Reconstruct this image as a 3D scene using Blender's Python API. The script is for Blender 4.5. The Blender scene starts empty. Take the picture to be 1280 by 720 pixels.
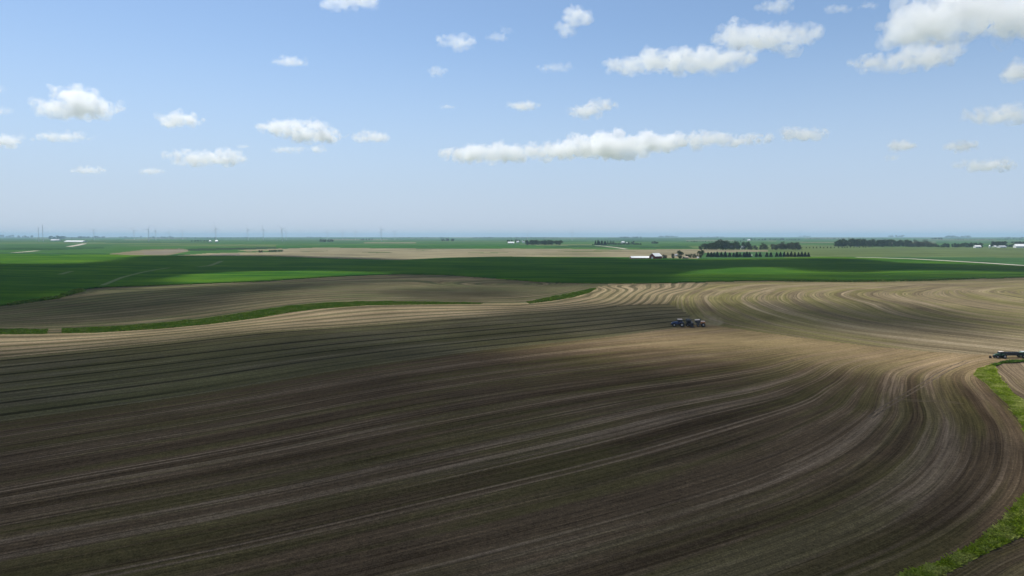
import bpy, bmesh, math, random
import numpy as np
from mathutils import Vector, Matrix, noise as mnoise

random.seed(7); rng = np.random.default_rng(7)
scene = bpy.context.scene
COL = scene.collection
R = math.radians

# ---------------------------------------------------------------- camera
HC = 44.0; F = 853.0
PITCH = math.atan((360 - 294.8) / F)
cd = bpy.data.cameras.new('camera'); cam = bpy.data.objects.new('camera', cd); COL.objects.link(cam)
cam.location = (0, 0, HC); cam.rotation_euler = (math.pi / 2 - PITCH, 0, 0)
cd.sensor_width = 36; cd.lens = 36 * F / 1280; cd.clip_start = 0.5; cd.clip_end = 120000
scene.camera = cam

# ---------------------------------------------------------------- terrain
def sst(a, b, v):
    t = np.clip((v - a) / (b - a), 0, 1); return t * t * (3 - 2 * t)
def g2(x, y, cx, cy, sx, sy): return np.exp(-((x - cx) / sx) ** 2 - ((y - cy) / sy) ** 2)
def zt(x, y):
    x = np.asarray(x, float); y = np.asarray(y, float); r = np.hypot(x, y)
    z = 2.6 * g2(x, y, -230, 500, 230, 130) - 8 * g2(x, y, 195, 225, 125, 130)
    z += 2.5 * g2(x, y, -20, 150, 150, 90) - 3 * g2(x, y, -520, 690, 320, 160) + 2.5 * g2(x, y, 160, 560, 220, 120)
    z += 8 * sst(700, 2200, r) + 1.2 * np.sin(x / 230 + 1) * np.sin(y / 260) * sst(200, 500, r) * (1 - sst(1200, 2500, r))
    z += 3 * np.sin(y / 1400 + x / 2600) * sst(2200, 5000, r) * (1 - sst(8000, 13000, r))
    return z
def rays(X, Y):
    a = (np.asarray(X, float) - 640) / F; b = (360 - np.asarray(Y, float)) / F
    return a, b * math.sin(PITCH) + math.cos(PITCH), b * math.cos(PITCH) - math.sin(PITCH)
def ground(X, Y):
    dx, dy, dz = rays(X, Y); dz = np.minimum(dz, -1e-4)
    t = HC / -dz
    for _ in range(40):
        t = 0.4 * t + 0.6 * (HC - zt(t * dx, t * dy)) / -dz
    x = t * dx; y = t * dy
    return x, y, zt(x, y)
def gp(X, Y):
    x, y, z = ground(np.array([X]), np.array([Y])); return float(x[0]), float(y[0]), float(z[0])
def pxm(y): return y / F           # metres covered by one photo pixel at depth y

# ---------------------------------------------------------------- node helpers
def newmat(name):
    m = bpy.data.materials.new(name); m.use_nodes = True
    nt = m.node_tree; nt.nodes.clear(); return m, nt
class NG:
    def __init__(s, nt): s.nt = nt
    def n(s, t, **kw):
        o = s.nt.nodes.new(t)
        for k, v in kw.items(): setattr(o, k, v)
        return o
    def put(s, sock, v):
        if isinstance(v, bpy.types.NodeSocket): s.nt.links.new(v, sock)
        elif isinstance(v, tuple) and len(v) == 3 and sock.type == 'RGBA': sock.default_value = (*v, 1)
        else: sock.default_value = v
    def m(s, op, a, b=None, c=None, clamp=False):
        o = s.n('ShaderNodeMath', operation=op); o.use_clamp = clamp
        for i, v in enumerate((a, b, c)):
            if v is not None: s.put(o.inputs[i], v)
        return o.outputs[0]
    def mr(s, v, a, b, c=0.0, d=1.0, smooth=True):
        o = s.n('ShaderNodeMapRange'); o.interpolation_type = 'SMOOTHSTEP' if smooth else 'LINEAR'
        for i, w in enumerate((v, a, b, c, d)): s.put(o.inputs[i], w)
        return o.outputs[0]
    def mix(s, f, a, b, bt='MIX'):
        o = s.n('ShaderNodeMix', data_type='RGBA', blend_type=bt)
        s.put(o.inputs[0], f); s.put(o.inputs[6], a); s.put(o.inputs[7], b); return o.outputs[2]
    def vec(s, x, y, z):
        o = s.n('ShaderNodeCombineXYZ')
        for i, v in enumerate((x, y, z)): s.put(o.inputs[i], v)
        return o.outputs[0]
    def noise(s, v, scale=1.0, detail=3.0, rough=0.55):
        o = s.n('ShaderNodeTexNoise'); s.put(o.inputs['Vector'], v)
        o.inputs['Scale'].default_value = scale; o.inputs['Detail'].default_value = detail; o.inputs['Roughness'].default_value = rough
        return o.outputs[0]
    def attr(s, name):
        return s.n('ShaderNodeAttribute', attribute_name=name)
    def out(s, col, rough=0.9, bump=None, bs=0.5, bd=0.3, spec=0.2, metal=0.0, trans=0.0):
        p = s.n('ShaderNodeBsdfPrincipled'); s.put(p.inputs['Base Color'], col); s.put(p.inputs['Roughness'], rough)
        p.inputs['Specular IOR Level'].default_value = spec; p.inputs['Metallic'].default_value = metal
        if bump is not None:
            b = s.n('ShaderNodeBump'); b.inputs['Strength'].default_value = bs; b.inputs['Distance'].default_value = bd
            s.put(b.inputs['Height'], bump); s.nt.links.new(b.outputs[0], p.inputs['Normal'])
        o = s.n('ShaderNodeOutputMaterial')
        if trans > 0:
            t = s.n('ShaderNodeBsdfTranslucent'); s.put(t.inputs[0], col)
            mx = s.n('ShaderNodeMixShader'); mx.inputs[0].default_value = trans
            s.nt.links.new(p.outputs[0], mx.inputs[1]); s.nt.links.new(t.outputs[0], mx.inputs[2])
            s.nt.links.new(mx.outputs[0], o.inputs[0])
        else: s.nt.links.new(p.outputs[0], o.inputs[0])

def soil_mat(name, dark, mid, light, green, gamt=0.5, line=None, period=12.2, lw=(0.5, 1.6), tracks=0.8, stripes=None, tan=None, big=1.0, passvar=0.19):
    """Worked soil: bands, wheel tracks and crop rows follow the field's own row coordinate u (metres across the rows)."""
    m, nt = newmat(name); g = NG(nt)
    u0 = g.attr('u').outputs['Fac']; pos = g.n('ShaderNodeNewGeometry').outputs['Position']
    sp = g.n('ShaderNodeSeparateXYZ'); g.put(sp.inputs[0], pos); x, y = sp.outputs[0], sp.outputs[1]
    wob = g.m('MULTIPLY', g.m('SUBTRACT', g.noise(pos, 0.012, 2.0), 0.5), 0.8)
    u = g.m('ADD', u0, wob)
    def band(k, ka, off=0.0, det=3.0):
        return g.noise(g.vec(g.m('MULTIPLY_ADD', u, k, off), g.m('MULTIPLY', x, ka), g.m('MULTIPLY', y, ka)), 1.0, det)
    n1 = band(0.10, 0.004); n2 = band(0.42, 0.008, 31.0); n3 = band(1.5, 0.05, 77.0, 2.0)
    f = g.m('ADD', g.m('MULTIPLY', n1, 0.42), g.m('ADD', g.m('MULTIPLY', n2, 0.38), g.m('MULTIPLY', n3, 0.20)))
    pas = g.m('FLOOR', g.m('DIVIDE', u, period / 2)); pw = g.n('ShaderNodeTexWhiteNoise', noise_dimensions='1D'); g.put(pw.inputs['W'], pas)
    f = g.m('ADD', f, g.m('MULTIPLY', g.m('SUBTRACT', pw.outputs['Value'], 0.5), passvar))
    col = g.mix(g.mr(f, 0.38, 0.52), dark, mid)
    col = g.mix(g.mr(f, 0.52, 0.68), col, light)
    gr = band(0.17, 0.006, 140.0)
    gr2 = g.noise(pos, 0.012, 3.0)
    gf = g.m('MULTIPLY', g.mr(g.m('ADD', gr, g.m('MULTIPLY', g.m('SUBTRACT', gr2, 0.5), 0.7)), 0.42, 0.62), gamt)
    col = g.mix(gf, col, green)
    if tan:   # soil pales towards a named place; on the ploughed field this paints in sunlight
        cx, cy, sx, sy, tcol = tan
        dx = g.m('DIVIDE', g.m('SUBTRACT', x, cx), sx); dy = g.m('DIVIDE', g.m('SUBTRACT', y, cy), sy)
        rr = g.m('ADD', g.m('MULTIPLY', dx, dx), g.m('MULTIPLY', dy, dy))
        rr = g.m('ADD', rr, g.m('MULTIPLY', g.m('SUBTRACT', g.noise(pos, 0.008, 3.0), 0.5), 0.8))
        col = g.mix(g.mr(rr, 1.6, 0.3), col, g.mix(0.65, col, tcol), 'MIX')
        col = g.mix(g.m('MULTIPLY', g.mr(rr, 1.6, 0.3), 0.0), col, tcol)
    fr = g.m('ABSOLUTE', g.m('SUBTRACT', g.m('FRACT', g.m('DIVIDE', u, period)), 0.5))
    d = g.m('MULTIPLY', fr, period)                     # distance to the pass centre
    idx = g.m('FLOOR', g.m('DIVIDE', u, period))
    run = g.noise(g.vec(g.m('MULTIPLY', idx, 7.31), g.m('MULTIPLY', x, 0.006), g.m('MULTIPLY', y, 0.006)), 1.0, 2.0)
    if stripes:
        sc, w0, w1 = stripes
        ph = g.m('ADD', fr, g.m('MULTIPLY', g.m('SUBTRACT', n2, 0.5), 0.10))
        col = g.mix(g.mr(ph, w0, w1), g.mix(0.35, sc, col), col)
    if tracks:
        wl = g.mr(g.m('ABSOLUTE', g.m('SUBTRACT', d, 1.15)), 0.75, 0.15)
        col = g.mix(g.m('MULTIPLY', wl, g.m('MULTIPLY', g.mr(run, 0.42, 0.62), tracks)), col, light)
    if line:
        ln = g.mr(d, lw[1], lw[0])
        col = g.mix(g.m('MULTIPLY', ln, g.mr(run, 0.25, 0.5, 0.45, 1.0)), col, line)
    big_n = g.noise(pos, 0.018, 4.0, 0.6)
    v = g.mr(big_n, 0.3, 0.7, 1 - 0.22 * big, 1 + 0.22 * big, False)
    fine = g.noise(pos, 1.1, 5.0, 0.75)
    v = g.m('MULTIPLY', v, g.mr(fine, 0.25, 0.75, 0.62, 1.38, False))
    n4 = band(3.4, 0.05, 211.0, 3.0)
    v = g.m('MULTIPLY', v, g.mr(n4, 0.3, 0.7, 0.72, 1.28, False))
    clod = g.noise(pos, 4.5, 2.0, 0.5)
    v = g.m('MULTIPLY', v, g.mr(clod, 0.3, 0.7, 0.65, 1.35, False))
    n5 = band(0.95, 0.010, 307.0, 2.0)
    v = g.m('MULTIPLY', v, g.mr(n5, 0.36, 0.64, 0.78, 1.22, False))
    hsv = g.n('ShaderNodeHueSaturation'); g.put(hsv.inputs['Color'], col); g.put(hsv.inputs['Value'], v)
    g.out(hsv.outputs[0], 0.95, bump=g.m('ADD', fine, g.m('MULTIPLY', n3, 1.0)), bs=0.5, bd=0.35, spec=0.0)
    return m

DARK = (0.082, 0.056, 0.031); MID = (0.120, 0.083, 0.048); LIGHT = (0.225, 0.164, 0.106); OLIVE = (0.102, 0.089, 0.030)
SUNLIT_TAN = (0.250, 0.185, 0.095)
M_A = soil_mat('ploughed_soil', DARK, MID, LIGHT, OLIVE, 0.62, tan=(215, 360, 250, 115, SUNLIT_TAN))  # lit part painted paler than the shaded foreground, sunlight put into the colour
M_H = soil_mat('worked_tan_soil', (0.115, 0.090, 0.052), (0.170, 0.135, 0.078), (0.250, 0.200, 0.125), (0.150, 0.135, 0.050), 0.75, period=11.0, tracks=0.6)
M_T = soil_mat('stubble_strips', (0.165, 0.128, 0.076), (0.225, 0.176, 0.106), (0.300, 0.235, 0.145), (0.160, 0.138, 0.062), 0.35, period=12.0, tracks=0.0,
               stripes=((0.050, 0.050, 0.024), 0.15, 0.25))
M_G = soil_mat('olive_row_soil', (0.092, 0.080, 0.042), (0.124, 0.107, 0.060), (0.168, 0.138, 0.082), (0.104, 0.099, 0.034), 0.5, period=12.0, tracks=0.0,
               line=(0.038, 0.034, 0.016), lw=(0.5, 1.6), tan=(97, 372, 80, 70, (0.150, 0.125, 0.070)))
M_M = soil_mat('mound_soil', (0.088, 0.074, 0.042), (0.115, 0.096, 0.056), (0.155, 0.125, 0.078), (0.085, 0.090, 0.040), 0.75, period=9.0, tracks=0.0,
               line=(0.055, 0.058, 0.030), lw=(0.6, 2.2))
M_R = soil_mat('right_field_soil', (0.085, 0.060, 0.036), (0.125, 0.092, 0.056), (0.185, 0.140, 0.088), OLIVE, 0.5, period=5.0, tracks=0.9, passvar=0.22)

def crop_mat():
    m, nt = newmat('green_crop'); g = NG(nt)
    pos = g.n('ShaderNodeNewGeometry').outputs['Position']
    sp = g.n('ShaderNodeSeparateXYZ'); g.put(sp.inputs[0], pos); x, y = sp.outputs[0], sp.outputs[1]
    w = g.m('MULTIPLY', g.noise(pos, 0.004, 2.0), 160.0)
    u = g.m('ADD', g.m('ADD', y, g.m('MULTIPLY', x, 0.12)), w)
    nb = g.noise(g.vec(g.m('MULTIPLY', u, 0.05), g.m('MULTIPLY', x, 0.002), 3.0), 1.0, 4.0)
    big = g.noise(pos, 0.006, 4.0, 0.6); fine = g.noise(pos, 0.8, 4.0, 0.7)
    rows = g.noise(g.vec(g.m('MULTIPLY', u, 0.30), g.m('MULTIPLY', x, 0.004), 9.0), 1.0, 3.0)
    f = g.m('ADD', g.m('ADD', g.m('MULTIPLY', nb, 0.4), g.m('MULTIPLY', rows, 0.25)), g.m('MULTIPLY', big, 0.35))
    col = g.mix(g.mr(f, 0.40, 0.60), (0.016, 0.066, 0.009), (0.066, 0.135, 0.010))
    hsv = g.n('ShaderNodeHueSaturation'); g.put(hsv.inputs['Color'], col); g.put(hsv.inputs['Value'], g.mr(fine, 0.3, 0.7, 0.75, 1.25, False))
    g.out(hsv.outputs[0], 0.8, bump=fine, bs=0.5, bd=0.5, spec=0.0)
    return m
M_E = crop_mat()
def far_mat():
    m, nt = newmat('far_field_cover'); g = NG(nt)
    pos = g.n('ShaderNodeNewGeometry').outputs['Position']
    c = g.attr('tint').outputs['Color']; n = g.noise(pos, 0.01, 4.0, 0.6)
    sp = g.n('ShaderNodeSeparateXYZ'); g.put(sp.inputs[0], pos)
    n2 = g.noise(g.vec(g.m('MULTIPLY', sp.outputs[0], 0.004), g.m('MULTIPLY', sp.outputs[1], 0.02), 0.0), 1.0, 3.0)
    hsv = g.n('ShaderNodeHueSaturation'); g.put(hsv.inputs['Color'], c)
    g.put(hsv.inputs['Value'], g.m('MULTIPLY', g.mr(n, 0.3, 0.7, 0.8, 1.2, False), g.mr(n2, 0.3, 0.7, 0.8, 1.2, False)))
    g.out(hsv.outputs[0], 0.9, spec=0.0); return m
M_F = far_mat()
def plain(name, col, rough=0.6, var=0.15, scale=2.0, metal=0.0, spec=0.4, trans=0.0):
    m, nt = newmat(name); g = NG(nt)
    tc = g.n('ShaderNodeTexCoord').outputs['Object']; oi = g.n('ShaderNodeObjectInfo').outputs['Random']
    n = g.noise(tc, scale, 4.0, 0.65)
    hsv = g.n('ShaderNodeHueSaturation'); hsv.inputs['Color'].default_value = (*col, 1)
    g.put(hsv.inputs['Value'], g.m('ADD', g.mr(n, 0.3, 0.7, 1 - var, 1 + var, False), g.m('MULTIPLY', g.m('SUBTRACT', oi, 0.5), var)))
    g.out(hsv.outputs[0], rough, spec=spec, metal=metal, trans=trans); return m
def grass_mat(name, c1, c2):
    m, nt = newmat(name); g = NG(nt); pos = g.n('ShaderNodeNewGeometry').outputs['Position']
    n = g.noise(pos, 0.16, 3.0, 0.6); n2 = g.noise(pos, 1.3, 3.0, 0.6)
    hsv = g.n('ShaderNodeHueSaturation'); g.put(hsv.inputs['Color'], g.mix(g.mr(n, 0.42, 0.70), c1, c2)); g.put(hsv.inputs['Value'], g.mr(n2, 0.3, 0.7, 0.7, 1.3, False))
    g.out(hsv.outputs[0], 0.8, spec=0.0, trans=0.3); return m
M_GRASS = grass_mat('waterway_grass', (0.200, 0.265, 0.018), (0.40, 0.41, 0.11))
M_GRASSD = grass_mat('strip_grass', (0.070, 0.135, 0.012), (0.13, 0.17, 0.035))
M_LEAF = plain('broadleaf_foliage', (0.052, 0.078, 0.028), 0.8, 0.45, 0.9, spec=0.0, trans=0.2)
M_LEAFP = plain('pale_foliage', (0.075, 0.085, 0.045), 0.8, 0.4, 0.9, spec=0.0, trans=0.2)
M_NEEDLE = plain('spruce_needles', (0.020, 0.034, 0.020), 0.8, 0.4, 0.9, spec=0.0, trans=0.05)
M_BARK = plain('bark', (0.10, 0.08, 0.06), 0.9, 0.3, 3.0, spec=0.1)
M_WHITE = plain('white_painted_metal', (0.80, 0.80, 0.78), 0.5, 0.06, 0.3)
M_WALLW = plain('white_siding', (0.68, 0.68, 0.66), 0.7, 0.08, 0.3)
M_GREYROOF = plain('grey_roof', (0.34, 0.34, 0.36), 0.7, 0.1, 0.3)
M_RED = plain('red_barn_siding', (0.21, 0.035, 0.03), 0.75, 0.2, 0.6)
M_TAN = plain('tan_siding', (0.42, 0.33, 0.24), 0.75, 0.12, 0.5)
M_GALV = plain('galvanised_steel', (0.62, 0.63, 0.64), 0.4, 0.08, 0.8, metal=0.3)
M_GLASS = plain('dark_glass', (0.03, 0.04, 0.05), 0.08, 0.1, 1.0, spec=0.7)
M_GRAVEL = plain('gravel', (0.42, 0.38, 0.31), 0.95, 0.15, 0.2, spec=0.05)
M_TRACK = plain('grassy_track', (0.11, 0.15, 0.05), 0.95, 0.2, 0.2, spec=0.05)
M_MARK = plain('pressed_soil', (0.150, 0.112, 0.076), 0.95, 0.45, 0.25, spec=0.0)
M_BLUE = plain('blue_paint', (0.020, 0.055, 0.165), 0.35, 0.12, 1.0, spec=0.5)
M_GREENP = plain('green_paint', (0.020, 0.075, 0.035), 0.4, 0.15, 1.0, spec=0.5)
M_BLACK = plain('black_plastic', (0.016, 0.016, 0.018), 0.5, 0.25, 1.0)
M_TYRE = plain('dusty_rubber', (0.030, 0.027, 0.024), 0.9, 0.3, 2.0, spec=0.15)
M_RIMW = plain('grey_rim', (0.42, 0.40, 0.37), 0.55, 0.15, 2.0)
M_RIMY = plain('yellow_rim', (0.50, 0.36, 0.05), 0.55, 0.15, 2.0)
M_ORANGE = plain('orange_paint', (0.52, 0.20, 0.07), 0.5, 0.15, 1.0)
M_CREAM = plain('cream_plastic', (0.72, 0.62, 0.54), 0.5, 0.1, 1.0)
M_STEEL = plain('dark_steel', (0.06, 0.06, 0.065), 0.5, 0.2, 1.0, metal=0.3)
M_STONE = plain('dark_stone', (0.045, 0.032, 0.025), 0.9, 0.35, 2.0, spec=0.1)
M_TURB = plain('turbine_white', (0.60, 0.61, 0.63), 0.5, 0.05, 0.1)

# ---------------------------------------------------------------- object helpers
def link(name, mesh, mat=None, parent=None, smooth=False):
    o = bpy.data.objects.new(name, mesh); COL.objects.link(o)
    if mat and not mesh.materials: mesh.materials.append(mat)
    if parent: o.parent = parent
    if smooth and len(mesh.polygons): mesh.polygons.foreach_set('use_smooth', [True] * len(mesh.polygons))
    return o
def tag(o, label, cat, group=None):
    o['label'] = label; o['category'] = cat
    if group: o['group'] = group
    return o
def thing(name, loc, label, cat, group=None, rz=0.0, s=None):
    o = bpy.data.objects.new(name, None); COL.objects.link(o)
    o.location = loc; o.rotation_euler = (0, 0, rz); o.empty_display_size = 0.5
    if s is not None: o.scale = s
    return tag(o, label, cat, group)
def dup(root, loc, rz=0.0, s=None, label=None, group=None, cat=None):
    r = root.copy(); COL.objects.link(r); r.location = loc; r.rotation_euler = (0, 0, rz)
    if s is not None: r.scale = s
    if label: r['label'] = label
    if group: r['group'] = group
    if cat: r['category'] = cat
    for ch in list(root.children):
        c = ch.copy(); COL.objects.link(c); c.parent = r
        for gch in ch.children:
            d = gch.copy(); COL.objects.link(d); d.parent = c
    return r
class MB:
    def __init__(s): s.bm = bmesh.new()
    def box(s, c, d, rz=0.0, taper=1.0, ry=0.0):
        vs = []
        Mx = Matrix.Translation(c) @ Matrix.Rotation(rz, 4, 'Z') @ Matrix.Rotation(ry, 4, 'Y')
        for sz in (-1, 1):
            k = taper if sz > 0 else 1.0
            for sx, sy in ((-1, -1), (1, -1), (1, 1), (-1, 1)):
                vs.append(s.bm.verts.new(Mx @ Vector((sx * d[0] / 2 * k, sy * d[1] / 2 * k, sz * d[2] / 2))))
        for f in ((3, 2, 1, 0), (4, 5, 6, 7), (0, 1, 5, 4), (1, 2, 6, 5), (2, 3, 7, 6), (3, 0, 4, 7)):
            s.bm.faces.new([vs[i] for i in f])
        return s
    def cyl(s, a, b, r0, r1=None, n=12):
        a = Vector(a); b = Vector(b); r1 = r0 if r1 is None else r1
        q = (b - a).to_track_quat('Z', 'Y').to_matrix()
        A = []; B = []
        for i in range(n):
            t = 2 * math.pi * i / n; v = Vector((math.cos(t), math.sin(t), 0))
            A.append(s.bm.verts.new(a + q @ (v * r0))); B.append(s.bm.verts.new(b + q @ (v * max(r1, 1e-3))))
        for i in range(n):
            j = (i + 1) % n; s.bm.faces.new((A[i], A[j], B[j], B[i]))
        s.bm.faces.new(A[::-1]); s.bm.faces.new(B)
        return s
    def prism(s, prof, y0, y1):           # profile in x,z swept along y
        A = [s.bm.verts.new((p[0], y0, p[1])) for p in prof]; B = [s.bm.verts.new((p[0], y1, p[1])) for p in prof]
        n = len(prof)
        for i in range(n):
            j = (i + 1) % n; s.bm.faces.new((A[i], A[j], B[j], B[i]))
        s.bm.faces.new(A[::-1]); s.bm.faces.new(B)
        return s
    def build(s, name, mat, parent=None, bevel=0.0):
        if bevel: bmesh.ops.bevel(s.bm, geom=s.bm.edges[:], offset=bevel, segments=1, affect='EDGES', clamp_overlap=True)
        bmesh.ops.recalc_face_normals(s.bm, faces=s.bm.faces[:])
        me = bpy.data.meshes.new(name); s.bm.to_mesh(me); s.bm.free()
        return link(name, me, mat, parent)
def mesh_np(name, verts, faces, mat=None, attrs=None, face_col=None, smooth=True):
    me = bpy.data.meshes.new(name); nv = len(verts); nf = len(faces); k = faces.shape[1]
    me.vertices.add(nv); me.vertices.foreach_set('co', np.asarray(verts, np.float32).ravel())
    me.loops.add(nf * k); me.loops.foreach_set('vertex_index', np.asarray(faces, np.int32).ravel())
    me.polygons.add(nf); me.polygons.foreach_set('loop_start', np.arange(0, nf * k, k, dtype=np.int32))
    me.update(calc_edges=True)
    if smooth: me.polygons.foreach_set('use_smooth', np.ones(nf, bool))
    for an, av in (attrs or {}).items():
        a = me.attributes.new(an, 'FLOAT', 'POINT'); a.data.foreach_set('value', np.asarray(av, np.float32))
    if face_col is not None:
        a = me.attributes.new('tint', 'FLOAT_COLOR', 'FACE')
        a.data.foreach_set('color', np.concatenate([face_col, np.ones((nf, 1))], 1).astype(np.float32).ravel())
    if mat: me.materials.append(mat)
    return me
def inpoly(X, Y, poly):
    X = np.asarray(X); Y = np.asarray(Y); r = np.zeros(X.shape, bool); n = len(poly)
    for i in range(n):
        x0, y0 = poly[i]; x1, y1 = poly[(i + 1) % n]
        if y0 == y1: continue
        c = ((y0 > Y) != (y1 > Y)) & (X < (x1 - x0) * (Y - y0) / (y1 - y0) + x0); r ^= c
    return r

# ---------------------------------------------------------------- field edges, surveyed from the photograph
c_GA = [(-900, 690), (-300, 572), (0, 527), (240, 494), (420, 463), (600, 438), (700, 428), (780, 419), (850, 409), (872, 404), (900, 408), (992, 421), (1090, 433), (1165, 440), (1280, 446), (1500, 455), (2200, 470)]
c_TG = [(-900, 530), (-300, 474), (0, 447), (100, 438), (200, 428), (330, 414), (440, 407), (560, 398), (660, 391), (740, 385), (790, 381), (838, 380), (858, 391), (872, 404), (900, 408), (992, 421), (1090, 433), (1165, 440), (1280, 446), (1500, 455), (2200, 470)]
c_MT = [(-900, 436), (-300, 423), (0, 417.5), (60, 417), (120, 416), (200, 411), (260, 405.5), (320, 398), (360, 391), (400, 386), (460, 381.5), (540, 380), (600, 379.5), (660, 378.5), (700, 373), (730, 366.5), (745, 360), (750, 357.3), (850, 354), (900, 352.6), (960, 351), (1000, 351.5), (1060, 352.2), (1140, 351.3), (1220, 348.8), (1280, 347.5), (1500, 346), (2200, 350)]
c_ME = [(-900, 470), (-300, 412), (0, 382.5), (30, 378), (70, 372), (100, 363), (125, 359.5), (200, 357), (330, 352), (420, 346), (500, 343), (560, 344), (620, 348.5), (680, 353), (740, 354.5), (800, 354.5), (850, 353.5), (900, 352), (960, 350.5), (1000, 351), (1060, 351.8), (1140, 350.8), (1220, 348.3), (1280, 347), (1500, 345.5), (2200, 349.5)]
c_EF = [(-900, 318), (0, 318), (140, 318.5), (170, 319.5), (300, 320.3), (350, 321), (430, 324), (500, 325.5), (560, 322.5), (620, 321.3), (780, 322), (870, 324), (960, 323), (1030, 321.5), (1085, 322.7), (1140, 324.5), (1180, 326.8), (1280, 333.2), (1500, 352), (1600, 345), (2200, 349)]
c_ME = [(x, y if x > -250 else y) for x, y in c_ME]
POLY_S = [(740, 356), (885, 350), (885, 356.5), (850, 366.5), (838, 380), (836, 384), (560, 410), (300, 430), (500, 372)]
W_LEFT = [(1241, 456), (1222, 461), (1218, 469), (1235, 481), (1262, 507), (1280, 533), (1290, 560), (1293, 585), (1288, 608), (1278, 625), (1262, 645), (1240, 664), (1210, 687), (1165, 707), (1127, 721), (1060, 750), (900, 830), (700, 960)]
W_RIGHT = [(1242, 458), (1247, 471), (1262, 488), (1282, 504), (1305, 530), (1320, 560), (1328, 595), (1318, 630), (1300, 655), (1280, 669), (1240, 687), (1200, 707), (1172, 722), (1120, 752), (980, 840), (800, 980)]
R_TOP = [(1241, 456.5), (1252, 453.6), (1280, 452), (1330, 450.5), (1500, 458), (2200, 475)]
POLY_W = W_LEFT + W_RIGHT[::-1]
POLY_R = R_TOP + [(2200, 3000), (300, 3000)] + W_RIGHT[::-1]

Xc = np.concatenate([np.arange(-900, -40, 14), np.arange(-40, 1320.1, 2.5), np.arange(1330, 2190, 14)]).astype(float)
Yr = np.concatenate([[3200, 2400, 1900, 1600, 1400, 1250, 1130, 1040, 970, 910, 860, 820, 790, 765, 742], np.arange(722, 480, -2), np.arange(480, 330, -1), np.arange(330, 299, -0.5), np.arange(299, 296, -0.3)]).astype(float)
def curve(pts, X, win=9):
    p = np.array(pts, float); y = np.interp(X, p[:, 0], p[:, 1])
    # light smoothing so that the edges bend instead of kinking
    xs = np.linspace(-900, 2200, 3101); ys = np.interp(xs, p[:, 0], p[:, 1])
    k = np.hanning(2 * win + 1); k /= k.sum()
    ys = np.convolve(np.pad(ys, win, mode='edge'), k, mode='valid')
    return np.interp(X, xs, ys)
B = {k: curve(v, Xc) for k, v in dict(GA=c_GA, TG=c_TG, MT=c_MT, ME=c_ME, EF=c_EF).items()}
B['TG'] = np.minimum(B['TG'], B['GA']); B['MT'] = np.minimum(B['MT'], B['TG']); B['ME'] = np.minimum(B['ME'], B['MT']); B['EF'] = np.minimum(B['EF'], B['ME'] - 1)
GX, GY = np.meshgrid(Xc, Yr, indexing='ij')
GY = GY.copy()
for k in ('EF', 'ME', 'MT', 'TG', 'GA'):
    idx = np.argmin(np.abs(GY - B[k][:, None]), 1); GY[np.arange(len(Xc)), idx] = B[k]
GY = -np.sort(-GY, 1)
nx, ny = GX.shape
vx, vy, vz = ground(GX.ravel(), GY.ravel())
V = np.stack([vx, vy, vz], 1)
ii, jj = np.meshgrid(np.arange(nx - 1), np.arange(ny - 1), indexing='ij'); ii = ii.ravel(); jj = jj.ravel()
QF = np.stack([ii * ny + jj, (ii + 1) * ny + jj, (ii + 1) * ny + jj + 1, ii * ny + jj + 1], 1)
fX = GX.ravel()[QF].mean(1); fY = GY.ravel()[QF].mean(1)
bb = {k: np.interp(fX, Xc, B[k]) for k in B}
reg = np.full(len(QF), 'F')
reg[fY > bb['EF']] = 'E'; reg[fY > bb['ME']] = 'M'; reg[fY > bb['MT']] = 'T'; reg[fY > bb['TG']] = 'G'; reg[fY > bb['GA']] = 'A'
reg[(reg == 'T') & ~inpoly(fX, fY, POLY_S) & (fX > 745)] = 'H'
reg[(reg == 'G') & (fX > 868)] = 'H'
reg[(reg == 'M') & (fX > 760)] = 'H'
reg[inpoly(fX, fY, POLY_R)] = 'R'; reg[inpoly(fX, fY, POLY_W)] = 'W'

def tps(curves, lam=1e-3):
    P = []; U = []
    for pts, u in curves:
        x, y, _ = ground(np.array([p[0] for p in pts], float), np.array([p[1] for p in pts], float))
        P += list(zip(x, y)); U += [u] * len(pts)
    P = np.array(P); U = np.array(U, float); c = P.mean(0); s = P.std(0).max(); P = (P - c) / s; n = len(P)
    def ker(d2): return 0.5 * d2 * np.log(d2 + 1e-12)
    K = ker(((P[:, None] - P[None]) ** 2).sum(-1)) + lam * np.eye(n)
    Q = np.concatenate([np.ones((n, 1)), P], 1); A = np.block([[K, Q], [Q.T, np.zeros((3, 3))]])
    w = np.linalg.solve(A, np.concatenate([U, np.zeros(3)]))
    def ev(x, y):
        X = (np.stack([x, y], 1) - c) / s; o = np.empty(len(X))
        for a in range(0, len(X), 20000):
            b = X[a:a + 20000]; o[a:a + 20000] = ker(((b[:, None] - P[None]) ** 2).sum(-1)) @ w[:n] + w[n] + b @ w[n + 1:]
        return o
    return ev
C0 = [(-300, 572), (0, 527), (240, 494), (420, 463), (600, 438), (780, 419), (900, 405), (1000, 396)]
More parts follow.
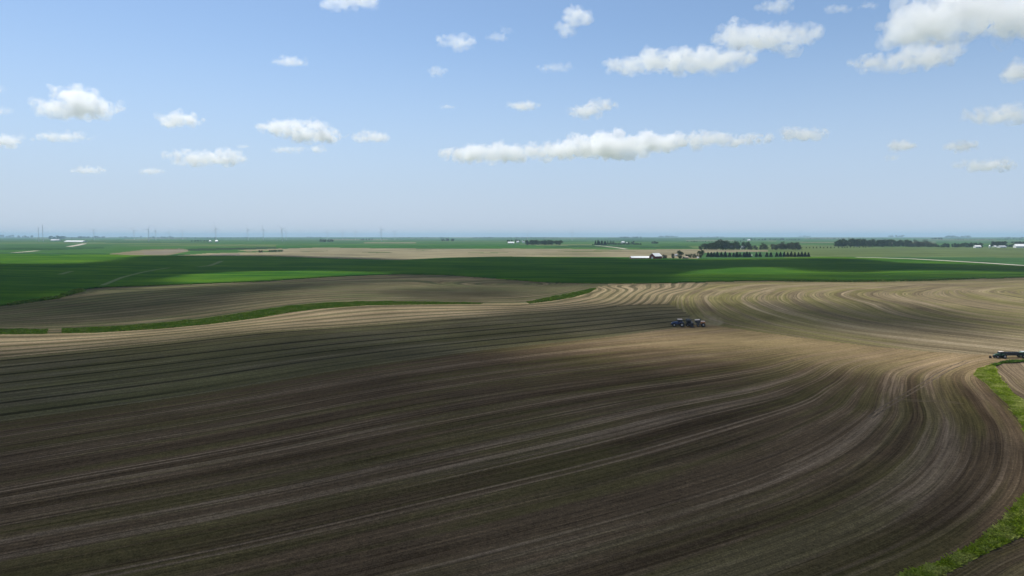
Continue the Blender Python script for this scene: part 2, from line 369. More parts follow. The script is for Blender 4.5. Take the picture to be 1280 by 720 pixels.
uA = tps([(C0, 212), ([(-200, 640), (0, 600), (240, 560), (480, 512), (720, 476), (900, 453), (1000, 440), (1060, 434)], 136),
          ([(-200, 730), (0, 690), (240, 650), (480, 598), (640, 562), (715, 545), (790, 527), (840, 514), (920, 498), (990, 482), (1040, 468)], 87),
          ([(-100, 775), (100, 740), (250, 708), (480, 653), (640, 617), (740, 594), (830, 571), (890, 552), (950, 533), (1005, 516), (1040, 503)], 62),
          ([(300, 735), (480, 695), (640, 655), (760, 620), (880, 584), (960, 559), (1020, 536), (1050, 516), (1064, 490), (1072, 470), (1100, 456), (1150, 446)], 51),
          ([(480, 722), (640, 682), (790, 641), (920, 608), (1010, 578), (1053, 548), (1076, 516), (1080, 488), (1088, 468), (1115, 455), (1170, 446)], 42),
          ([(600, 735), (740, 700), (890, 660), (1020, 615), (1086, 570), (1111, 527), (1110, 498), (1112, 472), (1136, 457), (1188, 447)], 33),
          ([(840, 710), (990, 665), (1090, 615), (1146, 565), (1158, 527), (1149, 492), (1147, 470), (1168, 457), (1210, 448)], 23),
          ([(900, 735), (990, 705), (1090, 665), (1170, 618), (1213, 570), (1221, 530), (1202, 495), (1189, 468), (1207, 456), (1250, 448)], 12),
          (W_LEFT[1:-2], 0)], 0.012)
def relax(f, r):          # a drill cannot follow kinks: average the row field over a few machine widths
    def ev(x, y):
        o = f(x, y); n_ = 1
        for k_, m_ in ((0.55, 6), (1.0, 8)):
            for i_ in range(m_):
                a_ = 2 * math.pi * (i_ + k_) / m_; o = o + f(x + r * k_ * math.cos(a_), y + r * k_ * math.sin(a_)); n_ += 1
        return o / n_
    return ev
uA = relax(uA, 20.0)
uH = tps([([(890, 358), (868, 366), (861, 376), (868, 390), (883, 401), (943, 413), (992, 421)], 0),
          ([(961, 356), (930, 361), (908, 368), (904, 374), (914, 382), (950, 397), (995, 409), (1060, 420), (1150, 432)], 24),
          ([(1060, 354.5), (1000, 358), (955, 365), (943, 374), (971, 388), (1012, 399), (1059, 409), (1150, 420), (1280, 434)], 45),
          ([(1250, 353), (1130, 356.5), (1075, 362), (1057, 369), (1096, 380), (1152, 398), (1209, 406), (1280, 415)], 108),
          ([(1400, 352), (1230, 355.5), (1155, 361), (1130, 367), (1162, 377), (1209, 387), (1265, 394), (1330, 400)], 148),
          ([(1500, 352), (1320, 356), (1250, 360), (1225, 364.5), (1250, 370), (1290, 377), (1350, 384)], 203)], 3e-3)
T0 = [(-300, 423), (0, 418), (120, 416), (200, 411), (260, 405.5), (320, 398), (400, 386), (460, 381), (540, 380), (600, 379.5), (660, 378.5), (700, 373), (730, 366.5), (743, 360)]
T1 = [(-300, 474), (0, 447), (100, 438), (200, 428), (330, 414), (440, 407), (560, 398), (660, 391), (740, 384.5), (772, 380)]
uT = tps([(T0, 0), (T1 + [(790, 369), (803, 360)], 60), ([(747, 359), (752, 364), (738, 371), (695, 379), (650, 382.5)], 10),
          ([(775, 359), (783, 365), (768, 374.5), (715, 384)], 44), ([(835, 359), (808, 369), (795, 380)], 84), ([(872, 358), (842, 367), (831, 379)], 120)])
uG = tps([(C0[:-1], 0), (T1 + [(840, 379)], 84)], 4e-3)
ME_ = [p for p in c_ME if -310 < p[0] < 750]
uM = tps([(T0, 0), (ME_[:5] + [(100, 366), (200, 361), (330, 355), (420, 350), (500, 347), (600, 352), (680, 357)], 140), ([(0, 400), (150, 388), (300, 372), (450, 362), (600, 365)], 70)])
uR = tps([([(1247, 471), (1262, 488), (1282, 504), (1305, 530), (1320, 560), (1328, 595), (1318, 630), (1300, 655), (1280, 669), (1240, 687), (1200, 707), (1172, 722)], 0),
          ([(1262, 463), (1280, 478), (1320, 500), (1360, 540), (1380, 600), (1370, 650), (1330, 690), (1280, 715)], 18)])

PAL = np.array([(0.045, 0.105, 0.028), (0.030, 0.075, 0.025), (0.085, 0.125, 0.042), (0.055, 0.115, 0.03), (0.20, 0.165, 0.11), (0.040, 0.09, 0.03)])
def far_tint(fx, fy, px, py):
    a = 0.21; x = fx * math.cos(a) - fy * math.sin(a); y = fx * math.sin(a) + fy * math.cos(a)
    ci = np.floor((x + 130 * np.floor(y / 420)) / 640).astype(int); cj = np.floor(y / 420).astype(int)
    h = (ci * 73856093 ^ cj * 19349663) & 0xffff
    h = (h * 2654435761 >> 7) & 0xff
    pick = np.select([h < 80, h < 130, h < 165, h < 215, h < 228], [0, 1, 2, 3, 4], 5)
    c = PAL[pick].copy()
    tan = np.array((0.195, 0.172, 0.105)); dk = np.array((0.16, 0.14, 0.105))
    for poly, col in (([(352, 311), (400, 309.4), (480, 310.5), (560, 311), (640, 310.7), (700, 311), (760, 312), (880, 311.5), (960, 312.5), (960, 314.5), (880, 316), (872, 325), (800, 324), (500, 327), (430, 325), (350, 322)], tan),
                      ([(135, 317.5), (180, 312), (225, 310.7), (242, 313), (205, 320), (160, 320)], tan * 0.8), ([(178, 314.5), (228, 312), (236, 314), (205, 318), (180, 318)], dk),
                      ([(205, 320.5), (262, 316.5), (352, 314.6), (352, 321.5), (220, 321)], tan), ([(268, 317), (300, 316.4), (300, 321), (258, 321)], dk),
                      ([(296, 312.6), (352, 310.6), (352, 312.6), (310, 314.5)], tan * 0.9),
                      ([(455, 303.2), (520, 303.2), (520, 304.2), (455, 304)], tan), ([(640, 305.8), (740, 305.3), (740, 306.6), (660, 307)], np.array((0.12, 0.15, 0.06))),
                      ([(980, 311), (1180, 309.7), (1300, 310), (1300, 322), (1085, 321), (980, 322)], np.array((0.085, 0.115, 0.042))),
                      *[(pp, np.array(cc)) for pp, cc in (([(452, 315.2), (478, 314.9), (497, 315.6), (470, 316.3)], (0.07, 0.085, 0.035)), ([(574, 315.4), (610, 315.8), (650, 315.2), (612, 316.6)], (0.075, 0.10, 0.04)),
                       ([(372, 313.8), (410, 313.2), (408, 314.2), (380, 315.0)], (0.12, 0.12, 0.065)), ([(510, 312.2), (540, 312.2), (530, 313.4)], (0.10, 0.11, 0.05)), ([(690, 313.4), (760, 313.2), (800, 314.4), (720, 315)], (0.11, 0.115, 0.05)),
                       ([(390, 319), (440, 317.6), (470, 319.4), (420, 321.5)], (0.15, 0.135, 0.085)), ([(640, 317), (730, 316.4), (790, 318), (690, 319.4)], (0.16, 0.15, 0.085)), ([(570, 323), (640, 320.2), (640, 321.6), (590, 324)], (0.12, 0.13, 0.055)))],
                      ([(0, 310.5), (60, 310.5), (130, 309), (130, 310.5), (60, 312.4), (0, 312.6)], np.array((0.025, 0.062, 0.022))), ([(235, 311), (350, 308.6), (352, 310), (300, 312), (235, 313.6)], np.array((0.030, 0.050, 0.026))), ([(345, 306.5), (640, 305.4), (700, 308), (640, 310.4), (345, 309.4)], np.array((0.034, 0.098, 0.022))),
                      ([(800, 308), (860, 307.4), (868, 310.5), (800, 310.6)], np.array((0.028, 0.072, 0.024))), ([(960, 306), (1090, 307), (1090, 311), (960, 312)], np.array((0.09, 0.125, 0.045)))):
        c[inpoly(px, py, poly)] = col
    return c
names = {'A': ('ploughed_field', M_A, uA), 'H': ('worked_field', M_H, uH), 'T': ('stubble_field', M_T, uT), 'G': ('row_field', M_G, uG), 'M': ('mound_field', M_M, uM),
         'R': ('right_field', M_R, uR), 'W': ('grass_waterway', M_GRASS, None), 'E': ('green_crop_field', M_E, None), 'F': ('distant_fields', M_F, None)}
def sub(code):
    fs = QF[reg == code]; used, inv = np.unique(fs, return_inverse=True); return V[used].copy(), inv.reshape(fs.shape), reg == code
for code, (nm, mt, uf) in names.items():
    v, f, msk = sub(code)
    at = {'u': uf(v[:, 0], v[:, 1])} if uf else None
    fc = None
    if code == 'F':
        c = v[f].mean(1); fc = far_tint(c[:, 0], c[:, 1], fX[msk], fY[msk])
    if code == 'E':   # the crop stands 0.8 m high: lift the canopy and close its edge down to the soil
        ed = {}
        for q in f.tolist():
            for a, b in zip(q, q[1:] + q[:1]):
                if (b, a) in ed: del ed[(b, a)]
                else: ed[(a, b)] = 1
        top = v.copy(); top[:, 2] += 0.8; n0 = len(top)
        sk = np.array([(b, a, a + n0, b + n0) for a, b in ed])
        v = np.concatenate([top, v]); f = np.concatenate([f, sk])
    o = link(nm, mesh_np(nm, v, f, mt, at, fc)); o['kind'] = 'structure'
# ground on the other sides of the viewpoint, closing the sheet
az = np.linspace(R(58), R(360 - 58), 60); rr = np.array([0, 30, 80, 200, 500, 1200, 3000, 8000, 30000.])
bx = np.outer(np.sin(az), rr); by = np.outer(np.cos(az), rr); bz = zt(bx, by) - 0.6
bv = np.stack([bx.ravel(), by.ravel(), bz.ravel()], 1); n_r = len(rr)
bf = np.array([(i * n_r + j, i * n_r + j + 1, (i + 1) * n_r + j + 1, (i + 1) * n_r + j) for i in range(59) for j in range(n_r - 1)])
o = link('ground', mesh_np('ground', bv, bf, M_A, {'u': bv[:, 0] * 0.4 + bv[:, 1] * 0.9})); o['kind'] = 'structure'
fv = [(0, 0, float(zt(0, 0)) - 0.6)] + [(60 * math.sin(a), 60 * math.cos(a), float(zt(60 * math.sin(a), 60 * math.cos(a))) - 0.6) for a in np.linspace(R(-62), R(62), 20)]
ff = np.array([(0, i + 1, i, 0) for i in range(1, 20)])[:, :3]
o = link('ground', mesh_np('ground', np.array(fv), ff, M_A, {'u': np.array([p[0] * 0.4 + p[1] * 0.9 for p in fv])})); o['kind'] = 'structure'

def ribbon(name, pts, width, mat, lift, kind='structure'):
    p = np.array(pts, float); t = np.linspace(0, 1, len(p)); tt = np.linspace(0, 1, 10 * len(p))
    x, y, _ = ground(np.interp(tt, t, p[:, 0]), np.interp(tt, t, p[:, 1]))
    dx = np.gradient(x); dy = np.gradient(y); l = np.hypot(dx, dy); nxv = -dy / l * width / 2; nyv = dx / l * width / 2
    v = []
    for s in (-1, 1):
        v.append(np.stack([x + s * nxv, y + s * nyv, zt(x + s * nxv, y + s * nyv) + lift], 1))
    v = np.concatenate(v); n = len(x)
    f = np.array([(i, i + 1, n + i + 1, n + i) for i in range(n - 1)])
    o = link(name, mesh_np(name, v, f, mat)); o['kind'] = kind
    return o
ribbon('gravel_road', [(1070, 322), (1085, 322.4), (1110, 323.2), (1140, 324.2), (1180, 326.4), (1230, 329.3), (1285, 333), (1500, 351)], 13, M_GRAVEL, 0.9)
ribbon('gravel_road', [(17, 316), (30, 315.2), (47, 313.6)], 14, M_GRAVEL, 0.5)
ribbon('gravel_road', [(86, 308.5), (96, 306.8), (106, 304.6)], 20, M_GRAVEL, 0.5)
ribbon('gravel_road', [(744, 307), (756, 308), (770, 309.6), (783, 311.6)], 12, M_GRAVEL, 0.5)
ribbon('grass_track', [(128, 358), (140, 353), (152, 348), (175, 342), (195, 338), (212, 335.5)], 5, M_TRACK, 1.0)
ribbon('grass_track', [(248, 334.4), (262, 333), (270, 330), (277, 327)], 7, M_TRACK, 1.0)
for off in (0, 1.6):      # wheel marks crossing the rows
    for pts in ([(1085, 521), (1102, 509), (1122, 497), (1146, 483), (1166, 470), (1186, 459), (1208, 450)],
                [(1118, 499), (1140, 500), (1170, 500.5), (1200, 503)]):
        ribbon('wheel_mark', [(x_ + off * 3.2, y_ + off * 1.1) for x_, y_ in pts], 0.55, M_MARK, 0.012)
ribbon('grass_track', [(75, 344), (84, 341.5), (90, 340)], 6, M_TRACK, 1.0)

# ---------------------------------------------------------------- grass standing on the strips
def tufts(name, poly, n, h, mat, w=0.45, keep=None):
    P = np.array(poly, float); out = []; x0, y0 = P.min(0); x1, y1 = P.max(0)
    gx, gy, _ = ground(P[:, 0], P[:, 1]); wp = list(zip(gx, gy)); lo = (gx.min(), gy.min()); hi = (gx.max(), gy.max())
    pts = np.zeros((0, 2))
    while len(pts) < n:
        c = rng.uniform(lo, hi, (n * 4, 2)); c = c[inpoly(c[:, 0], c[:, 1], wp)]; pts = np.concatenate([pts, c])
    pts = pts[:n]; d = np.hypot(pts[:, 0], pts[:, 1])
    hh = h * rng.uniform(0.45, 1.2, n) * (0.7 + 0.6 * np.array([mnoise.noise((a * 0.12, b * 0.12, 5.0)) for a, b in pts]))
    ww = w * rng.uniform(0.6, 1.5, n); a = rng.uniform(0, math.pi, n); tl = rng.normal(0, 0.75, (n, 2)) * hh[:, None]
    z = zt(pts[:, 0], pts[:, 1]) - 0.03
    c, s = np.cos(a) * ww / 2, np.sin(a) * ww / 2
    v = np.empty((n, 4, 3))
    v[:, 0] = np.stack([pts[:, 0] - c, pts[:, 1] - s, z], 1); v[:, 1] = np.stack([pts[:, 0] + c, pts[:, 1] + s, z], 1)
    v[:, 2] = np.stack([pts[:, 0] + c * 0.5 + tl[:, 0], pts[:, 1] + s * 0.5 + tl[:, 1], z + hh], 1)
    v[:, 3] = np.stack([pts[:, 0] - c * 0.5 + tl[:, 0], pts[:, 1] - s * 0.5 + tl[:, 1], z + hh * 0.9], 1)
    f = np.arange(n * 4).reshape(n, 4)
    o = link(name, mesh_np(name, v.reshape(-1, 3), f, mat, smooth=False)); o['kind'] = 'stuff'; tag(o, 'tall green grass standing on the strips between the ploughed fields', 'grass')
    del o['category']
    return o
tufts('grass', W_LEFT[:-3] + W_RIGHT[:-2][::-1], 70000, 0.75, M_GRASS, 0.4)
g1 = [(60, 411.5), (0, 411.5), (-300, 417), (-300, 423), (0, 418), (58, 417.5)]
tufts('grass', g1, 9000, 0.55, M_GRASSD, 1.0)
g1b = [(78, 410.5), (130, 409), (200, 404), (240, 400), (280, 395), (320, 388.5), (360, 382.5), (400, 379), (440, 377), (500, 376.8), (560, 377.8), (604, 379), (600, 380), (540, 380.5), (460, 381.7), (400, 386), (360, 391), (320, 398), (260, 405.5), (200, 411), (120, 416), (78, 416.5)]
tufts('grass', g1b, 30000, 0.55, M_GRASSD, 1.0)
tufts('grass', [(658, 377.6), (690, 371.5), (715, 366.5), (738, 361.5), (745, 361), (736, 366), (715, 372), (690, 376), (662, 379.5)], 6000, 0.9, M_GRASSD, 1.1)
tufts('grass', [(10, 380.5), (70, 371.5), (102, 362), (106, 364), (72, 373.5), (12, 382)], 3000, 1.8, M_GRASSD, 1.4)
tufts('grass', [(980, 350.4), (1060, 351.2), (1140, 350.2), (1222, 347.8), (1222, 348.8), (1140, 351.6), (1060, 352.6), (980, 351.8)], 6000, 1.5, M_GRASSD, 1.4)
tufts('grass', [(1241, 456.5), (1252, 453.2), (1280, 451.6), (1330, 450), (1330, 451), (1280, 452.6), (1252, 454.4), (1243, 458)], 4000, 0.9, M_GRASSD, 0.6)

# ---------------------------------------------------------------- trees
def crown_mesh(name, seed, mat, lobes, nq, size, conifer=False):
    r = np.random.default_rng(seed); pts = []
    if conifer:
        for _ in range(nq):
            h = r.uniform(0.06, 1.0) ; rad = 0.30 * (1 - h) ** 0.85 + 0.012; lay = 0.8 + 0.2 * math.cos(h * 60)
            a = r.uniform(0, 2 * math.pi); q = rad * lay * math.sqrt(r.uniform(0.35, 1)); pts.append((q * math.cos(a), q * math.sin(a), h))
    else:
        L = [(r.normal(0, 0.13), r.normal(0, 0.13), r.uniform(0.30, 0.82), r.uniform(0.14, 0.23)) for _ in range(lobes)] + [(r.normal(0, 0.16), r.normal(0, 0.16), 0.22, 0.17) for _ in range(2)]
        for _ in range(nq):
            l = L[r.integers(len(L))]; d = r.normal(0, 1, 3); d /= np.linalg.norm(d); k = l[3] * r.uniform(0.5, 1.05)
            pts.append((l[0] + d[0] * k, l[1] + d[1] * k, min(1.0, max(0.07, l[2] + d[2] * k * 0.95))))
    pts = np.array(pts); n = len(pts)
    A = r.normal(0, 1, (n, 3)); A /= np.linalg.norm(A, axis=1)[:, None]; Bv = r.normal(0, 1, (n, 3)); Bv = np.cross(A, Bv); Bv /= np.linalg.norm(Bv, axis=1)[:, None]
    sz = size * r.uniform(0.6, 1.4, (n, 1)); v = np.empty((n, 4, 3))
    v[:, 0] = pts - A * sz; v[:, 1] = pts - Bv * sz * 0.7; v[:, 2] = pts + A * sz; v[:, 3] = pts + Bv * sz * 0.7
    return mesh_np(name, v.reshape(-1, 3), np.arange(n * 4).reshape(n, 4), mat, smooth=False)
def trunk_mesh(seed, conifer=False):
    r = random.Random(seed); mb = MB(); mb.cyl((0, 0, -0.02), (0, 0, 0.42 if not conifer else 0.7), 0.022, 0.012, 7)
    if not conifer:
        for i in range(4):
            a = i * 1.6 + r.random(); mb.cyl((0, 0, 0.22 + 0.05 * i), (0.16 * math.cos(a), 0.16 * math.sin(a), 0.5 + 0.06 * i), 0.011, 0.004, 5)
    bmesh.ops.recalc_face_normals(mb.bm, faces=mb.bm.faces[:]); me = bpy.data.meshes.new('trunk'); mb.bm.to_mesh(me); mb.bm.free(); me.materials.append(M_BARK); return me
BROAD = [(crown_mesh('crown', 10 + i, M_LEAF, 6 + i % 3, 640, 0.045), trunk_mesh(i)) for i in range(5)]
PALE = [(crown_mesh('crown', 30 + i, M_LEAFP, 6, 460, 0.040), trunk_mesh(20 + i)) for i in range(3)]
CONE = [(crown_mesh('crown', 50 + i, M_NEEDLE, 0, 620, 0.06, True), trunk_mesh(40 + i, True)) for i in range(3)]
def tree(name, kind, X, Yb, Yt, label, group, cat='tree', w=None, parts=True):
    x, y, z = gp(X, Yb); h = (Yb - Yt) * pxm(y); cm, tm = kind[random.randrange(len(kind))]
    w = w if w is not None else random.uniform(0.85, 1.25); s = (h * w, h * w, h)
    rz = random.uniform(0, 6.28)
    if parts:
        o = thing(name, (x, y, z), label, cat, group, rz, s); link('crown', cm, None, o); link('trunk', tm, None, o)
    else:
        o = link(name, cm); o.location = (x, y, z - 0.12 * h); o.rotation_euler = (0, 0, rz); o.scale = (s[0], s[1], h * 1.12); tag(o, label, cat, group)
    return o
def grove(name, kind, xs, yb, yt, label, group, jx=1.2, jb=0.4, jt=0.9, w=None, parts=True, cat='tree'):
    for i, X in enumerate(xs):
        b = (np.interp(X, *zip(*yb)) if isinstance(yb, list) else yb) + random.uniform(-jb, jb)
        t = (np.interp(X, *zip(*yt)) if isinstance(yt, list) else yt) + random.uniform(-jt, jt)
        tree(name, kind, X + random.uniform(-jx, jx), b, t, label, group, cat, w, parts)
grove('broadleaf_tree', BROAD, np.linspace(658, 701, 20), 306.2, 300.0, 'dark broadleaf tree in the solid grove just right of the small white grain bins', 'trees of the grove beside the grain bins', 1.0, 0.35, 1.0)
grove('broadleaf_tree', BROAD, np.linspace(634, 654, 7), 303.0, 299.4, 'small dark tree behind the white shed and house left of the solid grove', 'trees behind the white shed and house', 1.2, 0.2, 0.5)
grove('conifer', CONE, np.linspace(745, 757, 7), 306.3, 300.6, 'tall narrow dark tree at the left end of the low dark hedge', 'trees at the left end of the hedge', 0.7, 0.2, 0.8, w=1.1)
grove('conifer', CONE, np.linspace(760, 767, 4), 304.8, 300.6, 'faint narrow tree behind the left half of the low dark hedge', 'narrow trees behind the hedge', 0.5, 0.2, 0.3, w=0.8)
grove('hedge_shrub', BROAD, np.linspace(757, 800, 26), 306.0, 303.6, 'low dark shrub in the long straight hedge below the small white house', 'shrubs of the long low hedge', 0.5, 0.1, 0.15, w=1.2, parts=False, cat='shrub')
tree('shrub', BROAD, 741.3, 306.6, 304.6, 'single small dark bush left of the hedge and its track', None, 'shrub', 1.0)
for X, b, t, lb in ((829.5, 323.6, 317.2, 'small dark broadleaf tree nearest the gable end of the red barn'), (832.5, 323.4, 318.2, 'low dark tree second to the right of the red barn'),
                    (841, 323.4, 316.4, 'slim dark tree between the barn and the large round tree, left of the tan shed'),
                    (849, 323.6, 312.2, 'large round dark tree standing behind the tan shed'),
                    (876.5, 322.8, 311.6, 'tall wide dark tree beside the tiny white shed near the spruce row'), (876, 312.6, 305.0, 'dark tree at the left end of the big grove behind the spruces')):
    tree('broadleaf_tree', BROAD, X, b, t, lb, None, w=1.25 if X < 900 and X > 845 else 0.95)
grove('broadleaf_tree', BROAD, np.linspace(858, 871, 6), 322.6, 317.0, 'low dark tree in the short row from the round tree to the wide tree', 'low trees between the round tree and the tall wide tree', 0.8, 0.3, 0.7)
PT = [(873, 305), (880, 304.5), (890, 304), (895, 301.5), (900, 299), (906, 300), (911, 302.5), (918, 301), (923, 301), (926, 304), (929, 306), (934, 302), (940, 304.5), (945, 306), (950, 304), (957, 302), (961, 305), (966, 303.5), (973, 303), (980, 301.5), (988, 299.8), (995, 300.5), (1000, 302)]
grove('broadleaf_tree', BROAD, np.concatenate([np.linspace(880, 912, 15), np.linspace(915, 924, 4), np.linspace(931, 937, 3)]), 312.3, PT, 'dark broadleaf tree in the farmstead grove behind the spruce row, left of the white farmhouse', 'dark trees of the farmstead grove', 1.0, 0.4, 1.6)
grove('broadleaf_tree', PALE, np.concatenate([np.linspace(939, 958, 6), np.linspace(966, 1000, 13)]), 312.4, PT, 'thin grey green tree in the loose grove behind the right part of the spruce row', 'thin trees right of the white farmhouse', 1.0, 0.4, 1.5)
SP = [885, 889, 892.5, 896.5, 901.5, 906.5, 912, 917, 921, 925, 930, 933.5, 937]
for X in SP: tree('spruce', CONE, X, 321.3 + random.uniform(-.2, .2), 315.3 + random.uniform(-.7, .7), 'dark spruce in the close left part of the row, right of the tall wide tree', 'spruces of the close left part of the row', 'spruce', 1.7)
for X in (945.5, 950): tree('spruce', CONE, X, 321.2, 315.4 + random.uniform(-.3, .3), 'dark spruce in the isolated pair nearest the close left part of the row', 'first isolated pair of spruces', 'spruce', 1.6)
for X in (958.5, 963.5): tree('spruce', CONE, X, 321.2, 315.6 + random.uniform(-.3, .3), 'dark spruce in the isolated pair just left of the last ten spruces', 'second isolated pair of spruces', 'spruce', 1.6)
for X in (970.8, 975.5, 980.2, 984.5, 989, 993.5, 998, 1002.2, 1006.3, 1010.6): tree('spruce', CONE, X, 321.1, 315.2 + random.uniform(-.5, .5), 'dark pointed spruce in the even row of ten ending the row on the right', 'ten spruces at the right end of the row', 'spruce', 1.5)
grove('young_tree', BROAD, np.concatenate([np.linspace(1008, 1052, 11), np.linspace(1056, 1090, 10)]), [(1008, 310.8), (1090, 309.6)], [(1008, 308.5), (1090, 307.6)], 'small dark young tree in the dotted line before the long dark grove', 'young trees in the dotted line', 0.6, 0.1, 0.3, w=1.0)
grove('broadleaf_tree', BROAD, np.concatenate([np.linspace(1045, 1138, 30), np.linspace(1047, 1136, 12)]), 308.6, [(1043, 301), (1052, 299), (1060, 298.3), (1085, 299), (1110, 299), (1125, 299.6), (1140, 300)], 'dark broadleaf tree in the long dense grove right of the spruce row', 'trees of the long dense grove', 1.2, 0.4, 1.4)
grove('broadleaf_tree', PALE, np.linspace(1139, 1171, 13), 309.0, [(1138, 300.5), (1150, 298.6), (1158, 299), (1170, 304)], 'greyer tree in the round clump ending the long dense grove on the right', 'grey green clump at the right of the long grove', 1.0, 0.3, 0.7)
grove('broadleaf_tree', BROAD, np.linspace(1173, 1226, 20), 309.4, [(1172, 305.5), (1185, 304), (1200, 303), (1226, 303)], 'lower hazy tree in the belt between the long grove and the white shed', 'lower trees left of the white shed', 1.0, 0.3, 1.1)
grove('broadleaf_tree', BROAD, np.linspace(1240, 1256, 11), 308.6, 301.0, 'dark tree in the compact clump behind the grey white shed at the right', 'compact clump behind the grey white shed', 0.8, 0.3, 0.5)
grove('broadleaf_tree', BROAD, np.linspace(1258, 1268, 5), 309.0, 305.0, 'low dark tree between the grey white shed and the big right edge shed', 'low trees between the right sheds', 0.8, 0.2, 0.4)
grove('broadleaf_tree', BROAD, np.linspace(1269, 1284, 7), 307.5, 301.2, 'dark tree behind the big white shed at the right edge', 'trees behind the right edge shed', 0.8, 0.2, 0.6)
grove('broadleaf_tree', BROAD, np.linspace(240, 261, 8), 302.0, 300.0, 'tiny dark tree left of the pair of tiny white houses', 'tiny trees left of the white houses', 1.0, 0.1, 0.3, parts=False)
grove('broadleaf_tree', BROAD, np.linspace(400, 416, 8), 302.4, 298.9, 'small dark tree in the far clump above the pale field left of centre', 'far clump above the pale field', 0.8, 0.1, 0.4, parts=False)
grove('broadleaf_tree', BROAD, [552.5, 554.5, 558.5, 560, 565, 567], 301.4, 297.8, 'small blue green tree in the three far tufts left of the white shed', 'three far tufts of trees', 0.4, 0.1, 0.4, parts=False)
grove('broadleaf_tree', BROAD, [324.5, 327], 315.8, 312.4, 'small dark bush of the close pair at the left of the pale far field', 'close pair of bushes', 0.3, 0.1, 0.2, cat='bush', w=1.2)
grove('broadleaf_tree', BROAD, np.linspace(337, 352, 8), 314.9, 312.2, 'small dark bush in the short hedgerow beside the pale far field', 'bushes of the short hedgerow', 0.6, 0.1, 0.2, cat='bush', w=1.3)

# far-off woods on the skyline: one mass
def woods(segs):
    vs = []; fs = []; n0 = 0
    base = np.empty(len(BROAD[0][0].vertices) * 3, np.float32); 
    cms = []
    for cm, _ in BROAD:
        a = np.empty(len(cm.vertices) * 3, np.float32); cm.vertices.foreach_get('co', a); a = a.reshape(-1, 4, 3)[::5]; a = a.mean(1, keepdims=True) + (a - a.mean(1, keepdims=True)) * 2.2; cms.append(a)
    for X0, X1, Yb, h, n in segs:
        for X in np.linspace(X0, X1, n):
            x, y, z = gp(X + random.uniform(-1, 1), Yb + random.uniform(-0.12, 0.12)); a = cms[random.randrange(5)].copy(); H = h * pxm(y) * random.uniform(0.6, 1.2)
            W = H * random.uniform(1.0, 1.6); a[..., :2] *= W; a[..., 2] = (a[..., 2] - 0.15) * H * 1.15; a += np.array((x, y, z)); vs.append(a.reshape(-1, 3))
    v = np.concatenate(vs); f = np.arange(len(v)).reshape(-1, 4)
    o = link('distant_woods', mesh_np('distant_woods', v, f, M_LEAF, smooth=False)); o['kind'] = 'stuff'; o['label'] = 'far-off woods and shelter belts in a thin blue line along the horizon'
segs = [(-60, 16, 296.8, 3.6, 30), (24, 40, 297.2, 3.0, 10), (62, 78, 298.6, 4.0, 12), (80, 100, 298, 2.6, 10), (103, 130, 297.6, 2.6, 14), (150, 176, 297.4, 2.2, 10), (186, 215, 297.6, 2.4, 12), (205, 330, 298.2, 1.8, 40),
        (385, 402, 297.4, 2.0, 8), (452, 464, 300.2, 2.4, 8), (500, 560, 298.0, 1.8, 20), (593, 616, 298.0, 2.2, 14), (625, 700, 298.2, 2.0, 26), (775, 800, 297.8, 2.4, 12), (782, 792, 304.5, 3.0, 4), (815, 822, 304.4, 3.2, 5), (824, 845, 296.8, 2.6, 14), (870, 905, 297.4, 1.8, 16), (860, 930, 302.6, 1.8, 20),
        (930, 1000, 300.0, 2.2, 26), (1000, 1012, 296.4, 2.4, 8), (1112, 1128, 296.6, 2.9, 10), (1166, 1178, 299.4, 2.6, 8), (1182, 1212, 297.2, 3.0, 18), (1195, 1290, 299.6, 1.8, 30), (1250, 1290, 298.0, 2.0, 14), (330, 520, 299.2, 1.3, 50), (700, 900, 298.8, 1.2, 50), (1010, 1110, 298.8, 1.6, 30)]
woods(segs)

# ---------------------------------------------------------------- buildings
def shed(name, X, Yb, wpx, hpx, depth, rz, label, wall, roof, cat='shed', eave=0.45, group=None, windows=0, door=True):
    x, y, z = gp(X, Yb); W = wpx * pxm(y); H = hpx * pxm(y); e = H * eave
    t = thing(name, (x, y, z), label, cat, group, rz)
    MB().box((0, 0, e / 2 - 0.2), (W, depth, e + 0.4)).build('wall', wall, t)
    g = MB(); o_ = 0.4
    for s in (-1, 1):       # two gable ends, roof slabs
        g.bm.faces.new([g.bm.verts.new(p) for p in ((s * W / 2, -depth / 2, e + 0.2), (s * W / 2, depth / 2, e + 0.2), (s * W / 2, 0, H - 0.1))])
    g.build('gable_wall', wall, t)
    r = MB()
    for s in (-1, 1):
        a = [(-W / 2 - o_, s * (depth / 2 + o_), e + 0.1), (W / 2 + o_, s * (depth / 2 + o_), e + 0.1), (W / 2 + o_, 0, H), (-W / 2 - o_, 0, H)]
        lo = [r.bm.verts.new(p) for p in a]; up = [r.bm.verts.new((p[0], p[1], p[2] + 0.25)) for p in a]
        r.bm.faces.new(lo[::-1]); r.bm.faces.new(up)
        for i in range(4): r.bm.faces.new((lo[i], lo[(i + 1) % 4], up[(i + 1) % 4], up[i]))
    r.build('roof', roof, t)
    if door: MB().box((W * 0.2, -depth / 2 - 0.03, e * 0.4), (min(W * 0.2, 4), 0.06, e * 0.8)).build('door', M_GREYROOF, t)
    for k in range(windows):
        MB().box((-W / 2 + W * (k + 0.7) / (windows + 0.4) * 0.6, -depth / 2 - 0.03, e * 0.6), (W * 0.08, 0.06, e * 0.35)).build('window', M_GLASS, t)
    return t
# red barn with its long low white-roofed wing
bx0, by0, bz0 = gp(819.5, 323.8); k = pxm(by0)
b = thing('barn', (bx0, by0, bz0), 'red barn with white metal roof and a long low wing to the left', 'barn', None, R(-52))
